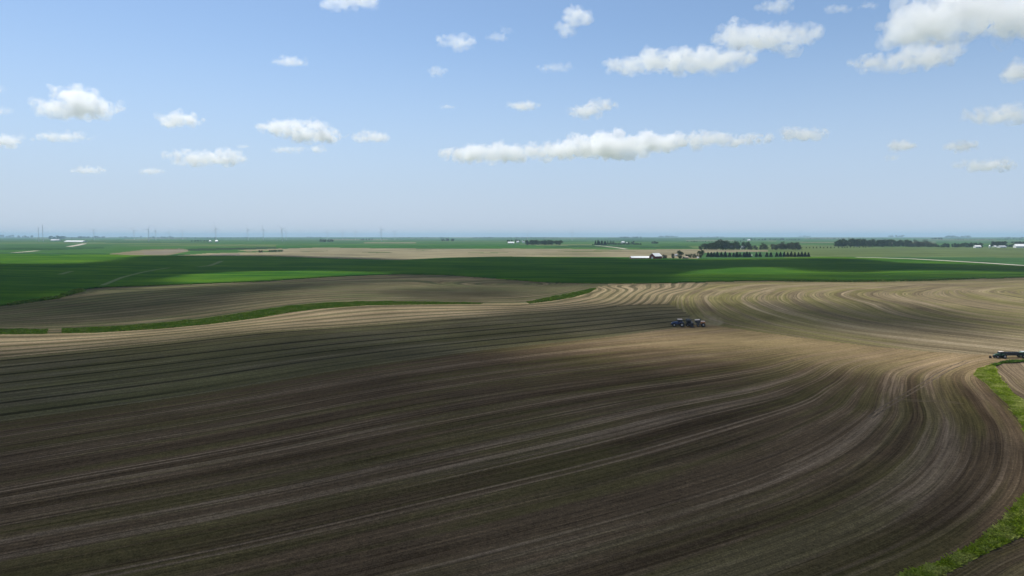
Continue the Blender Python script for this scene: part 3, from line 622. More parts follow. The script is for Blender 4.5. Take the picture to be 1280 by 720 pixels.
# main block: ridge along local y, gable towards local -y
W = 9.5 * k; Dp = 13 * k; e = 3.6 * k; H = 7.2 * k
MB().box((0, 0, e / 2 - 0.3), (W, Dp, e + 0.6)).build('wall', M_RED, b)
g = MB()
for s in (-1, 1): g.bm.faces.new([g.bm.verts.new(p) for p in ((-W / 2, s * Dp / 2, e), (W / 2, s * Dp / 2, e), (0, s * Dp / 2, H - 0.1))])
g.build('gable_wall', M_RED, b)
r = MB()
for s in (-1, 1):
    a = [(s * (W / 2 + 0.5), -Dp / 2 - 0.6, e - 0.3), (s * (W / 2 + 0.5), Dp / 2 + 0.6, e - 0.3), (0, Dp / 2 + 0.6, H), (0, -Dp / 2 - 0.6, H)]
    lo = [r.bm.verts.new(p) for p in a]; up = [r.bm.verts.new((p[0], p[1], p[2] + 0.3)) for p in a]
    r.bm.faces.new(lo[::-1]); r.bm.faces.new(up)
    for i in range(4): r.bm.faces.new((lo[i], lo[(i + 1) % 4], up[(i + 1) % 4], up[i]))
r.build('roof', M_WHITE, b)
MB().box((0, -Dp / 2 - 0.05, 2.2), (4, 0.1, 4.6)).build('door', M_WALLW, b)
MB().box((0, -Dp / 2 - 0.05, e + 1.2), (1.6, 0.1, 1.6)).build('window', M_GLASS, b)
wing = shed('shed', 801.5, 323.7, 27, 3.4, 13, R(4), 'long low shed with a bright white metal roof running left from the red barn', M_RED, M_WHITE, eave=0.38)
shed('farm_shed', 857, 323.6, 5.5, 3.0, 8, R(12), 'small tan shed in front of the large round dark tree', M_TAN, M_TAN, eave=0.6)
shed('farm_shed', 844.6, 320.2, 2.6, 2.6, 6, R(8), 'small pale grey shed half hidden left of the large round tree', M_WALLW, M_GREYROOF, eave=0.6)
shed('farm_shed', 872.3, 322.9, 1.9, 1.7, 3, R(5), 'tiny white shed at the foot of the tall wide tree', M_WALLW, M_WHITE, eave=0.6)
shed('farmhouse', 928.3, 311.6, 3.4, 5.0, 9, R(25), 'white farmhouse among the trees behind the spruce row', M_WALLW, M_WALLW, 'house', 0.6, windows=2)
shed('farmhouse', 914.5, 309.3, 2.6, 2.8, 8, R(-10), 'small pale house peeping between the dark grove trees', M_WALLW, M_GREYROOF, 'house', 0.6, windows=2)
shed('farm_shed', 936, 300.9, 3.2, 1.8, 20, R(5), 'tiny far white shed above the grove behind the farmhouse', M_WALLW, M_WHITE)
shed('farm_shed', 939, 319.6, 2.0, 0.9, 4, R(0), 'tiny white shed at the gap in the spruce row', M_WALLW, M_WHITE)
shed('farm_shed', 638.8, 304.3, 8, 2.0, 24, R(3), 'long white shed at the left end of the grain bin farm', M_WALLW, M_WHITE, eave=0.4)
shed('farmhouse', 647.2, 303.6, 2.6, 2.4, 12, R(15), 'small white house between the long white shed and the grain bins', M_WALLW, M_WHITE, 'house', 0.55, windows=2)
shed('farmhouse', 778.4, 304.3, 3.8, 2.6, 14, R(20), 'white house showing above the long low hedge', M_WALLW, M_WHITE, 'house', 0.5, windows=2)
shed('farm_shed', 783.4, 304.3, 1.4, 1.3, 8, R(0), 'tiny white shed right of the house above the hedge', M_WALLW, M_WHITE)
shed('farm_shed', 69.6, 300.9, 10, 1.9, 24, R(2), 'short white shed left of the very long white barns', M_WALLW, M_WHITE, eave=0.3)
shed('poultry_barn', 94.5, 302.6, 33, 1.9, 30, R(-22), 'very long white roofed barn on the far left plain', M_WALLW, M_WHITE, 'barn', 0.3)
shed('farmhouse', 263, 302.1, 2.0, 1.6, 20, R(0), 'left and fainter of the two tiny white far houses', M_WALLW, M_WHITE, 'house')
shed('farmhouse', 271, 302.4, 2.7, 2.2, 24, R(10), 'right and brighter of the two tiny white far houses', M_WALLW, M_WHITE, 'house')
shed('farm_shed', 1221.6, 309.8, 6.6, 3.1, 14, R(-8), 'white shed with bright roof right of the lower hazy trees', M_WALLW, M_WHITE, eave=0.5)
shed('farm_shed', 1243.2, 309.0, 3.0, 2.0, 10, R(10), 'small white shed before the compact dark clump', M_WALLW, M_WHITE)
shed('farm_shed', 1252, 309.7, 8.5, 2.7, 14, R(5), 'wide grey white shed below the compact dark clump', M_WALLW, M_GALV, eave=0.5)
shed('farm_shed', 1275, 309.7, 12, 4.6, 20, R(-14), 'big white roofed shed at the right edge', M_WALLW, M_WHITE, eave=0.4)
def bin_(X, Yb, wpx, hpx, label, group=None):
    x, y, z = gp(X, Yb); w = wpx * pxm(y) / 2; h = hpx * pxm(y)
    t = thing('grain_bin', (x, y, z), label, 'grain bin', group)
    MB().cyl((0, 0, -0.3), (0, 0, h * 0.7), w, w, 20).build('wall', M_GALV, t); MB().cyl((0, 0, h * 0.7), (0, 0, h), w * 1.05, w * 0.1, 20).build('roof', M_GALV, t)
bin_(655, 304.0, 1.6, 2.6, 'small pale grain bin at the left edge of the solid grove, nearer one', None)
bin_(653.3, 303.4, 1.5, 2.8, 'small pale grain bin between the white house and the solid grove', None)
bin_(1237.2, 309.9, 2.2, 3.6, 'pale upright grain bin left of the compact clump at the right', None)

# ---------------------------------------------------------------- wind turbines and masts
def turbine(name, X, Yhub, D, label, rot, first=[None]):
    s = D / F; x = (X - 640) * s; z = float(zt(x, D)); hub = HC + (294.8 - Yhub) * s; h = hub - z
    bl = h * 0.62
    if first[0] is None:
        t = thing('wind_turbine', (0, 0, 0), label, 'wind turbine', 'wind turbines along the horizon')
        MB().cyl((0, 0, 0), (0, 0, 80), 2.6, 1.6, 12).build('tower', M_TURB, t)
        MB().box((0, 1, 81.5), (3.6, 10, 3.8)).build('nacelle', M_TURB, t, 0.4)
        MB().cyl((0, -4, 81.5), (0, -6.4, 81.5), 1.7, 0.7, 12).build('hub', M_TURB, t)
        for i in range(3):
            mb = MB(); prof = [(0.03, 1.0, 0.9), (0.15, 2.1, 0.7), (0.5, 1.3, 0.4), (1.0, 0.3, 0.12)]; rings = []
            for f, c, th in prof:
                q = [(-c * 0.4, th / 2), (c * 0.6, th * 0.2), (c * 0.6, -th * 0.2), (-c * 0.4, -th / 2)]
                rings.append([mb.bm.verts.new((a, b_, f * 48)) for a, b_ in q])
            for k0, k1 in zip(rings, rings[1:]):
                for j in range(4): mb.bm.faces.new((k0[j], k0[(j + 1) % 4], k1[(j + 1) % 4], k1[j]))
            mb.bm.faces.new(rings[0][::-1]); mb.bm.faces.new(rings[-1])
            o = mb.build('blade', M_TURB, t); o.location = (0, -5.2, 81.5)
        first[0] = t
    else: t = dup(first[0], (0, 0, 0), label=label)
    t.location = (x, D, z); t.scale = (h / 81.5 * 0.72, h / 81.5 * 0.72, h / 81.5); t.rotation_euler = (0, 0, random.uniform(-0.5, 0.7))
    for i, c in enumerate([c for c in t.children if c.name.startswith('blade')]): c.rotation_euler = (0, R(rot + 120 * i), 0)
TB = [(187, 287, 4200, 35, 'clearest turbine left of the tiny white houses, blades in a Y'), (196, 288.4, 5200, 10, 'fainter turbine just right of the clearest left turbine'),
      (119, 288, 5600, 50, 'faint turbine above the very long white barn'), (169, 288.6, 6000, 80, 'faint turbine left of the clearest left turbine'),
      (212.5, 290.2, 6600, 20, 'very faint short turbine right of the clearest left turbine, left of a close pair'), (229.5, 289, 6200, 60, 'faint turbine midway between the left turbines and the white houses'),
      (271, 285.8, 4600, 105, 'turbine standing right above the brighter tiny white house'), (311, 287, 5200, 95, 'turbine above the left end of the pale far field'),
      (330, 286.5, 5400, 0, 'faint tall turbine above the close pair of bushes'), (353.5, 286.6, 4300, 75, 'clear turbine above the short hedgerow'), (358.5, 289, 6000, 40, 'faint turbine touching the clear one above the hedgerow'),
      (410, 290, 6800, 15, 'very faint turbine above the far clump of small trees'), (429, 289.7, 6800, 75, 'very faint turbine right of the far clump, left of its twin'), (445, 289.6, 6800, 100, 'very faint turbine midway to the clear middle turbine'),
      (477, 287, 4400, 85, 'clear turbine nearest the middle of the horizon with blade pointing up left'), (494, 290, 6200, 45, 'short faint turbine just right of the clear middle turbine'),
      (715, 289.4, 5600, 5, 'faint turbine right of the solid grove by the grain bins')]
for X, Yh, D, rot, lb in TB: turbine('wind_turbine', X, Yh, D, lb, rot)
def mast(X, Yt, D, label):
    s = D / F; x = (X - 640) * s; z = float(zt(x, D)); h = HC + (294.8 - Yt) * s - z
    t = thing('radio_mast', (x, D, z), label, 'mast'); mb = MB()
    for a in (0, 2.094, 4.189): mb.cyl((1.6 * math.cos(a), 1.6 * math.sin(a), 0), (0.9 * math.cos(a), 0.9 * math.sin(a), h), 0.45, 0.35, 5)
    n = 16
    for i in range(n):
        for a in (0, 2.094, 4.189): mb.cyl((1.5 * math.cos(a), 1.5 * math.sin(a), h * i / n), (1.3 * math.cos(a + 2.094), 1.3 * math.sin(a + 2.094), h * (i + 1) / n), 0.16, 0.16, 4)
    mb.build('lattice', M_TURB, t); MB().cyl((0, 0, h), (0, 0, h * 1.05), 0.3, 0.15, 6).build('antenna', M_TURB, t)
mast(55.3, 281.5, 4000, 'taller right one of two thin masts at the far left'); mast(50, 284, 4000, 'shorter left one of two thin masts at the far left'); mast(659, 288.3, 4600, 'single thin mast above the grove by the grain bins')

# ---------------------------------------------------------------- farm machines (local -x is forward)
def wheel(t, x, y, r, w, rimmat, rz=0.0):
    mb = MB(); mb.cyl((x, y - w / 2, r), (x, y + w / 2, r), r, r, 28)
    bmesh.ops.bevel(mb.bm, geom=[e for e in mb.bm.edges if len(e.link_faces) == 2 and any(len(f.verts) > 4 for f in e.link_faces)], offset=w * 0.18, segments=2, affect='EDGES')
    n = 20
    for i in range(n):   # lugs
        a = 2 * math.pi * i / n; s = 1 if i % 2 else -1
        mb.box((x + math.cos(a) * r, y + s * w * 0.22, r + math.sin(a) * r), (0.10, w * 0.45, 0.10), 0.0)
    o = mb.build('wheel', M_TYRE, t)
    rb = MB()
    for s in (-1, 1): rb.cyl((x, y + s * (w / 2 - 0.06), r), (x, y + s * (w / 2 + 0.03), r), r * 0.56, r * 0.42, 18)
    rb.build('rim', rimmat, o)
def tractor(X, Yb, rz, label, paint, rim, L=1.0):
    x, y, z = gp(X, Yb); t = thing('tractor', (x, y, z), label, 'tractor', None, rz, (L, L, L))
    for s in (-1, 1):
        wheel(t, -1.95, s * 1.05, 0.78, 0.55, rim); wheel(t, 1.25, s * 1.0, 1.02, 0.62, rim); wheel(t, 1.25, s * 1.72, 1.02, 0.62, rim)
    MB().box((-0.4, 0, 1.0), (4.2, 0.75, 0.6)).cyl((-1.95, -1.1, 0.78), (-1.95, 1.1, 0.78), 0.14).cyl((1.25, -1.9, 1.02), (1.25, 1.9, 1.02), 0.16).build('chassis', M_STEEL, t)
    MB().prism([(-3.05, 1.05), (-3.15, 1.55), (-2.7, 1.95), (-0.35, 2.3), (-0.35, 1.15)], -0.52, 0.52).build('hood', paint, t, 0.06)
    MB().box((-3.13, 0, 1.32), (0.1, 0.8, 0.42)).build('grille', M_BLACK, t)
    for s in (-1, 1): MB().cyl((-3.1, s * 0.3, 1.68), (-3.17, s * 0.3, 1.66), 0.1, 0.1, 10).build('headlight', M_CREAM, t)
    MB().box((-3.3, 0, 0.85), (0.5, 1.0, 0.5)).build('front_weight', M_BLACK, t, 0.05)
    c = MB().prism([(-0.35, 1.35), (-0.55, 2.2), (-0.3, 3.12), (1.35, 3.12), (1.6, 1.75), (1.2, 1.35)], -0.82, 0.82).build('cab', paint, t)
    wn = MB()
    for s in (-1, 1):
        wn.prism([(-0.36, 2.05), (-0.2, 3.02), (0.5, 3.02), (0.5, 1.75)], s * 0.83 - 0.02, s * 0.83 + 0.02); wn.prism([(0.6, 1.75), (0.6, 3.02), (1.25, 3.02), (1.42, 2.0)], s * 0.83 - 0.02, s * 0.83 + 0.02)
    wn.build('window', M_GLASS, c)
    MB().box((-0.46, 0, 2.62), (0.05, 1.45, 0.8), ry=R(15)).build('windscreen', M_GLASS, c)
    MB().box((0.5, 0, 3.24), (2.1, 1.8, 0.24)).build('cab_roof', M_CREAM, t, 0.07)
    for s in (-1, 1): MB().prism([(0.1, 1.5), (0.45, 2.12), (1.7, 2.18), (2.25, 1.7), (2.2, 1.62), (1.65, 2.08), (0.5, 2.02), (0.2, 1.45)], s * 1.35 - 0.42, s * 1.35 + 0.42).build('fender', paint, t)
    MB().cyl((-0.75, 0.42, 2.1), (-0.75, 0.42, 3.35), 0.08, 0.08, 10).build('exhaust', M_STEEL, t)
    for s in (-1, 1): MB().box((-0.3, s * 1.2, 2.65), (0.06, 0.3, 0.42)).box((-0.3, s * 0.98, 2.85), (0.04, 0.4, 0.04)).build('mirror', M_BLACK, t)
    MB().cyl((1.6, 0, 0.7), (2.6, 0, 0.6), 0.1).build('drawbar', M_STEEL, t)
    return t
tractor(848.2, 408.1, R(-8), 'blue tractor with white cab roof driving left across the tan soil', M_BLUE, M_RIMW, 1.12)
x, y, z = gp(861.5, 407.6)
p = thing('planter', (x, y, z), 'wide black row planter hitched behind the blue tractor', 'planter', None, R(-8), (1.22, 1.0, 1.3))
MB().box((-2.2, 0, 0.75), (3.6, 0.22, 0.2)).box((-0.2, 0, 0.95), (0.3, 9.6, 0.3)).box((0.4, 0, 1.3), (0.22, 9.0, 0.22)).build('toolbar', M_STEEL, p)
for i in range(12):
    yy = -4.4 + i * 0.8
    u_ = MB().box((0.75, yy, 0.62), (1.0, 0.2, 0.35)).cyl((0.5, yy - 0.08, 0.35), (0.5, yy + 0.08, 0.35), 0.34, 0.34, 14).cyl((1.15, yy - 0.1, 0.25), (1.15, yy + 0.1, 0.25), 0.24, 0.24, 12).build('row_unit', M_STEEL, p)
    MB().box((0.85, yy, 1.2), (0.75, 0.52, 0.75), taper=1.18).build('hopper', M_BLACK, u_)
for s in (-1, 1):
    MB().box((-0.4, s * 2.2, 1.95), (1.5, 1.9, 1.3), taper=1.12).build('tank', M_BLACK, p, 0.08)
    wheel(p, -0.75, s * 1.9, 0.5, 0.35, M_RIMW)
    MB().cyl((0.0, s * 4.7, 1.0), (0.3, s * 4.9, 3.4), 0.07).build('marker_arm', M_STEEL, p)
x, y, z = gp(876, 408)
p = thing('seed_cart', (x, y, z), 'dusty seed cart with cream and orange hoppers behind the black planter', 'cart', None, R(-6))
MB().box((-0.6, 0, 1.0), (5.2, 1.3, 0.24)).box((-3.6, 0, 0.85), (2.2, 0.2, 0.18)).build('frame', M_STEEL, p)
MB().prism([(-2.1, 1.5), (-3.0, 2.2), (-2.9, 3.1), (-0.6, 3.3), (-0.45, 2.4), (-1.0, 1.2)], -1.2, 1.2).build('hopper', M_STEEL, p, 0.05)
MB().box((-1.75, 0, 3.28), (2.2, 2.2, 0.35), ry=R(-5)).build('lid', M_CREAM, p, 0.06)
MB().prism([(-0.2, 1.5), (-0.35, 2.5), (2.0, 2.5), (1.9, 1.5), (1.4, 1.15), (0.3, 1.15)], -1.2, 1.2).build('hopper', M_ORANGE, p, 0.05)
MB().box((0.85, 0, 2.58), (2.0, 2.0, 0.16)).build('lid', M_CREAM, p, 0.04)
for s in (-1, 1): wheel(p, 1.0, s * 1.45, 0.95, 0.6, M_RIMW); wheel(p, -1.4, s * 1.3, 0.5, 0.3, M_RIMW)
MB().cyl((-0.4, -0.9, 2.4), (-0.4, -1.3, 4.0), 0.12).build('auger', M_STEEL, p)
tractor(1249.4, 447.4, R(4), 'green tractor at the right edge pulling a long folded planter', M_GREENP, M_RIMW, 0.82)
x, y, z = gp(1266, 447.2); s_ = pxm(y)
p = thing('folded_planter', (x, y, z), 'long dark green folded planter behind the green tractor at the right edge', 'planter', None, R(3))
for s in (-1, 1):
    w_ = MB().box((-0.2, s * 0.75, 2.0), (7.0, 0.35, 0.4)).build('wing', M_STEEL, p)
    for i in range(8):
        MB().box((-3.2 + i * 0.85, s * 1.15, 1.85), (0.62, 0.6, 0.95), taper=0.9).build('row_unit', M_BLACK, w_)
MB().box((-1.5, 0, 1.15), (8.5, 0.3, 0.26)).build('tongue', M_STEEL, p)
MB().prism([(3.2, 1.2), (2.9, 1.9), (3.5, 2.5), (5.8, 2.5), (6.2, 1.8), (5.8, 1.1)], -1.1, 1.1).build('hopper', M_GREENP, p, 0.06)
MB().box((4.6, 0, 2.58), (2.1, 1.9, 0.16)).build('lid', M_GALV, p, 0.04)
MB().box((4.4, 0, 0.95), (3.4, 2.2, 0.25)).build('frame', M_GREENP, p)
for s in (-1, 1): wheel(p, 3.6, s * 1.35, 0.75, 0.45, M_RIMW); wheel(p, 5.4, s * 1.35, 0.75, 0.45, M_RIMW)
x, y, z = gp(1237.8, 447.6); st = bmesh.new(); bmesh.ops.create_icosphere(st, subdivisions=3, radius=0.55)
for v in st.verts:
    v.co *= 1 + 0.35 * mnoise.noise(v.co * 1.6 + Vector((3, 1, 7))); v.co.z = v.co.z * 0.95 + 0.45
me = bpy.data.meshes.new('boulder'); st.to_mesh(me); st.free(); o = link('boulder', me, M_STONE); o.location = (x, y, z); tag(o, 'small dark boulder on the tan soil just ahead of the green tractor', 'boulder')

def dust(X, Yb, L, Hh, dens):
    x, y, z = gp(X, Yb); bm = bmesh.new(); bmesh.ops.create_icosphere(bm, subdivisions=4, radius=1.0)
    for v in bm.verts:
        k_ = 1 + 0.5 * mnoise.noise(v.co * 1.5 + Vector((4, 2, 1))); v.co = Vector((v.co.x * L * k_, v.co.y * L * 0.5 * k_, (v.co.z + 0.75) * Hh * k_))
    me = bpy.data.meshes.new('dust'); bm.to_mesh(me); bm.free(); o = link('dust', me); o.location = (x, y, z)
    m, nt = newmat('dust_air'); g = NG(nt); tc = g.n('ShaderNodeTexCoord').outputs['Object']
    p_ = g.n('ShaderNodeVolumePrincipled'); p_.inputs['Color'].default_value = (0.86, 0.72, 0.58, 1); g.put(p_.inputs['Density'], g.mr(g.noise(tc, 0.25, 4.0), 0.35, 0.7, 0.0, dens))
    oo = g.n('ShaderNodeOutputMaterial'); nt.links.new(p_.outputs[0], oo.inputs['Volume']); me.materials.append(m)
    o['kind'] = 'stuff'; o['label'] = 'thin tan dust hanging behind the seed cart'
dust(884, 407, 10.0, 3.0, 0.030)

# ---------------------------------------------------------------- sun, sky, air
SUN_EL = R(60); SUN_AZ = R(-40)             # azimuth from +y (ahead), negative = left
sdir = Vector((math.sin(SUN_AZ) * math.cos(SUN_EL), math.cos(SUN_AZ) * math.cos(SUN_EL), math.sin(SUN_EL)))
sl = bpy.data.lights.new('sun', 'SUN'); sl.energy = 4.9; sl.angle = R(0.53); sl.color = (1.0, 0.975, 0.945)
so = bpy.data.objects.new('sun', sl); COL.objects.link(so); so.rotation_euler = sdir.to_track_quat('Z', 'Y').to_euler(); so.location = (0, 0, 3000)
w = bpy.data.worlds.new('World'); scene.world = w; w.use_nodes = True; nt = w.node_tree; nt.nodes.clear()
sky = nt.nodes.new('ShaderNodeTexSky'); sky.sky_type = 'NISHITA'; sky.sun_disc = False; sky.sun_elevation = SUN_EL; sky.sun_rotation = SUN_AZ
sky.altitude = 0; sky.air_density = 1.0; sky.dust_density = 0.3; sky.ozone_density = 3.0
bg = nt.nodes.new('ShaderNodeBackground'); bg.inputs['Strength'].default_value = 0.126
wo = nt.nodes.new('ShaderNodeOutputWorld'); 
g = NG(nt); dirn = g.n('ShaderNodeTexCoord').outputs['Generated']; se = g.n('ShaderNodeSeparateXYZ'); g.put(se.inputs[0], dirn)   # summer haze layer: the sky pales evenly towards the horizon
hf = g.mr(g.m('ABSOLUTE', se.outputs[2]), 0.30, 0.0, 0.0, 0.80)
skc = g.mix(hf, sky.outputs[0], (0.465 / 0.12, 0.570 / 0.12, 0.770 / 0.12))
skc = g.mix(g.mr(se.outputs[2], 0.34, 0.8, 0.0, 0.55), skc, (0.33 / 0.12, 0.33 / 0.12, 0.325 / 0.12))     # unseen upper sky turned neutral, added to make ground shade less blue
nt.links.new(skc, bg.inputs[0]); nt.links.new(bg.outputs[0], wo.inputs[0])
def vol_mat(name, col, dens, aniso=0.0):
    m, nt = newmat(name); v = nt.nodes.new('ShaderNodeVolumePrincipled'); v.inputs['Color'].default_value = (*col, 1); v.inputs['Density'].default_value = dens; v.inputs['Anisotropy'].default_value = aniso
    o = nt.nodes.new('ShaderNodeOutputMaterial'); nt.links.new(v.outputs[0], o.inputs['Volume']); return m
HZ = 33000
hz = MB().box((0, 0, 68 - 8), (2 * HZ, 2 * HZ, 156)).build('haze', vol_mat('haze_air', (0.58, 0.80, 1.0), 6.0e-5, 0.0)); hz['kind'] = 'stuff'; hz['label'] = 'pale blue summer haze over the plain'

# ---------------------------------------------------------------- clouds
BASE = 900.0

def cloud_mat(name, dens, lo, hi, sc, an=0.72):
    m, nt = newmat(name); g = NG(nt); tc = g.n('ShaderNodeTexCoord').outputs['Object']; oi = g.n('ShaderNodeObjectInfo').outputs['Random']
    v = g.n('ShaderNodeVectorMath', operation='ADD'); g.put(v.inputs[0], tc); g.put(v.inputs[1], g.vec(g.m('MULTIPLY', oi, 9000.0), 0.0, 0.0))
    d = g.mr(g.noise(v.outputs[0], sc, 5.0, 0.62), lo, hi, 0.0, dens)
    p = g.n('ShaderNodeVolumePrincipled'); p.inputs['Color'].default_value = (1, 1, 1, 1); p.inputs['Anisotropy'].default_value = an; g.put(p.inputs['Density'], d)
    o = g.n('ShaderNodeOutputMaterial'); nt.links.new(p.outputs[0], o.inputs['Volume']); return m
M_CL = cloud_mat('cloud_vapour', 0.022, 0.32, 0.68, 0.012); M_CTT = cloud_mat('faint_cloud_vapour', 0.010, 0.38, 0.72, 0.010, 0.45); M_CT = cloud_mat('thin_cloud_vapour', 0.014, 0.36, 0.72, 0.011, 0.45); M_CO = vol_mat('overhead_cloud_vapour', (1, 1, 1), 0.03, 0.3)
def fbm(p, o=4):
    return mnoise.fractal(p, 0.9, 2.1, o, noise_basis='PERLIN_ORIGINAL')
def cloud(lobes, label, thin=False, seed=0):
    """lobes: ellipses in photo pixels (cx, cy, w, h); the whole cloud sits with its base at one height."""
    lobes = [(c[0], c[1], c[2] * 1.14, c[3] * 1.18) for c in lobes]
    yb = max(c[1] + c[3] / 2 for c in lobes); D = (BASE - HC) * F / (294.8 - yb) ; s = D / F; r = random.Random(seed)
    zb = HC + (294.8 - yb) * s
    bm = bmesh.new()
    cx0 = sum(c[0] for c in lobes) / len(lobes)
    minw = min(c[3] for c in lobes) * s
    for cx, cy, w, h in lobes:
        a_, c_ = w * s / 2, h * s / 2; b_ = min(a_ * 0.7, c_ * 2.2)
        ox_, oz_ = (cx - cx0) * s, HC + (294.8 - cy) * s - zb
        n = int(26 + 10 * min(6, w / h))
        for i in range(n):
            d = Vector((r.gauss(0, 1), r.gauss(0, 1), r.gauss(0, 1))).normalized() * r.random() ** 0.45
            rad = c_ * (0.62 - 0.40 * d.length) * r.uniform(0.7, 1.2)
            p = Vector((ox_ + d.x * (a_ - rad), d.y * max(0, b_ - rad), oz_ + d.z * max(0, c_ - rad)))
            bmesh.ops.create_icosphere(bm, subdivisions=2, radius=rad, matrix=Matrix.Translation(p) @ Matrix.Diagonal((1.5, 1.4, 0.95, 1)))
    me = bpy.data.meshes.new('tmp'); bm.to_mesh(me); bm.free(); o = bpy.data.objects.new('tmp', me); COL.objects.link(o)
    md = o.modifiers.new('r', 'REMESH'); md.mode = 'VOXEL'; md.voxel_size = max(minw / 18, s * 0.7)
    dg = bpy.context.evaluated_depsgraph_get(); m2 = bpy.data.meshes.new_from_object(o.evaluated_get(dg)); bpy.data.objects.remove(o)
    n = len(m2.vertices); co = np.empty(n * 3, np.float32); no = np.empty(n * 3, np.float32); m2.vertices.foreach_get('co', co); m2.vertex_normals.foreach_get('vector', no); co = co.reshape(-1, 3); no = no.reshape(-1, 3)
    amp = minw * (0.17 if not thin else 0.24); k = 2.6 / minw
    d = np.array([fbm(Vector(c) * k + Vector((seed * 3.7, 1, 2))) + 0.5 * mnoise.noise(Vector(c) * k * 3.3 + Vector((seed, 5, 5))) for c in co])
    co2 = co + no * (d * amp)[:, None]
    zz = co2[:, 2]; co2[:, 2] = np.where(zz < 0, zz * 0.25, zz)
    m2.vertices.foreach_set('co', co2.ravel()); m2.update(); m2.materials.clear(); m2.name = 'cloud'
    ob = link('cloud', m2, M_CT if thin else M_CL, None, True); ob.location = ((cx0 - 640) * s, D, zb)
    tag(ob, label, 'cloud', 'fair weather clouds')
    d2 = np.array([fbm(Vector(c) * k * 0.8 + Vector((seed * 1.9, 8, 4))) + 0.5 * mnoise.noise(Vector(c) * k * 2.6 + Vector((2, seed, 5))) for c in co])
    co3 = co + no * (0.10 * minw + d2 * minw * 0.30)[:, None]; z3 = co3[:, 2]; co3[:, 2] = np.where(z3 < 0, z3 * 0.4, z3)
    m3 = m2.copy(); m3.name = 'fringe'; m3.vertices.foreach_set('co', co3.ravel()); m3.update(); m3.materials.clear()
    link('fringe', m3, M_CT if not thin else M_CTT, ob, True)
CL = [([(425, 13, 42, 16), (452, 8, 48, 24)], 'bright white cloud cut by the top edge left of centre', 0),
      ([(368, 82, 44, 10)], 'small oval white cloud alone in the blue below the top left cloud', 0),
      ([(573, 59, 48, 15)], 'small ragged cloud left of the slanted puff, above a tiny puff', 0),
      ([(548, 94, 17, 12)], 'tiny puff below the small ragged cloud left of centre', 0),
      ([(560, 137, 20, 5)], 'barely visible wisp left of the small oval cloud at mid height', 1),
      ([(622, 53, 26, 9), (634, 45, 14, 8)], 'faint wisp between the ragged cloud and the slanted puff', 1),
      ([(102, 138, 106, 24), (106, 126, 60, 26)], 'large domed white cumulus at the left', 0),
      ([(228, 153, 62, 15)], 'soft elongated cloud right of the large domed cumulus', 0),
      ([(370, 162, 92, 18), (392, 172, 84, 17)], 'long bright cumulus with bumpy top left of centre', 0),
      ([(467, 173, 46, 12)], 'small white cloud just right of the long bright cumulus', 0),
      ([(82, 173, 86, 11)], 'thin flat streak under the large domed cumulus', 1),
      ([(265, 199, 100, 18)], 'broad hazy cloud below and left of the long bright cumulus', 1),
      ([(366, 189, 44, 8), (402, 188, 20, 10)], 'thin streak directly below the long bright cumulus', 1),
      ([(115, 214, 38, 8)], 'faint low wisp at the left, lower left of the hazy cloud', 1),
      ([(194, 215, 28, 7)], 'small pale low cloud left below the broad hazy cloud', 1),
      ([(10, 178, 40, 14)], 'low white cloud cut by the left edge', 0),
      ([(10, 141, 28, 9)], 'small faint cloud at the left edge above the low white one', 1),
      ([(2, 115, 20, 17)], 'topmost small cloud cut by the left edge', 1),
      ([(309, 185, 22, 5)], 'tiny wisp left of the thin streak under the long bright cumulus', 1),
      ([(612, 193, 124, 22), (700, 190, 110, 20), (765, 183, 120, 34), (830, 180, 90, 22), (890, 176, 140, 15)], 'very long flat cloud bank stretched low across the middle', 0),
      ([(998, 171, 62, 15)], 'white cloud continuing the long flat bank on its right', 0),
      ([(654, 136, 42, 10)], 'small oval cloud above the long flat bank', 0),
      ([(730, 143, 40, 14), (748, 135, 40, 13)], 'two step white puff above the middle of the long flat bank', 0),
      ([(704, 44, 24, 16), (720, 31, 32, 22)], 'slanted white puff near the top middle', 0),
      ([(695, 89, 44, 11)], 'thin flat cloud below the slanted puff', 1),
      ([(845, 82, 120, 30), (786, 87, 56, 20), (890, 80, 86, 26)], 'big white cumulus right of centre, left one of two overlapping', 0),
      ([(925, 52, 84, 26), (960, 55, 88, 32), (1000, 49, 36, 20)], 'big white cumulus right of centre, upper right one of two overlapping', 0),
      ([(960, 18, 44, 12), (972, 10, 20, 10)], 'faint feathery wisp above the two overlapping cumulus', 1),
      ([(1035, 20, 34, 8)], 'left faint wisp between the feathery wisp and the huge corner cloud', 1),
      ([(1073, 16, 28, 7)], 'right faint wisp touching the huge corner cloud', 1),
      ([(1140, 40, 96, 48), (1190, 25, 150, 50), (1250, 22, 120, 52), (1310, 22, 100, 50)], 'huge white cloud filling the top right corner', 0),
      ([(1100, 84, 96, 18), (1150, 74, 84, 26)], 'tapering white tail under the huge corner cloud', 0),
      ([(1275, 93, 66, 24)], 'white cloud cut by the right edge below the huge cloud', 0),
      ([(1250, 146, 110, 20)], 'pale flat cloud at the right edge at mid height', 1),
      ([(1121, 184, 34, 12)], 'small white puff at the lower right, left of its twin', 0), ([(1109, 199, 16, 7)], 'tiny puff under the small white puff at the lower right', 1),
      ([(1195, 185, 36, 12)], 'small white puff at the lower right, right one of two', 0), ([(1225, 208, 74, 14)], 'thin ragged streak lowest at the right', 1)]
for i, (lo, lb, th) in enumerate(CL): cloud(lo, lb, bool(th), i + 1)

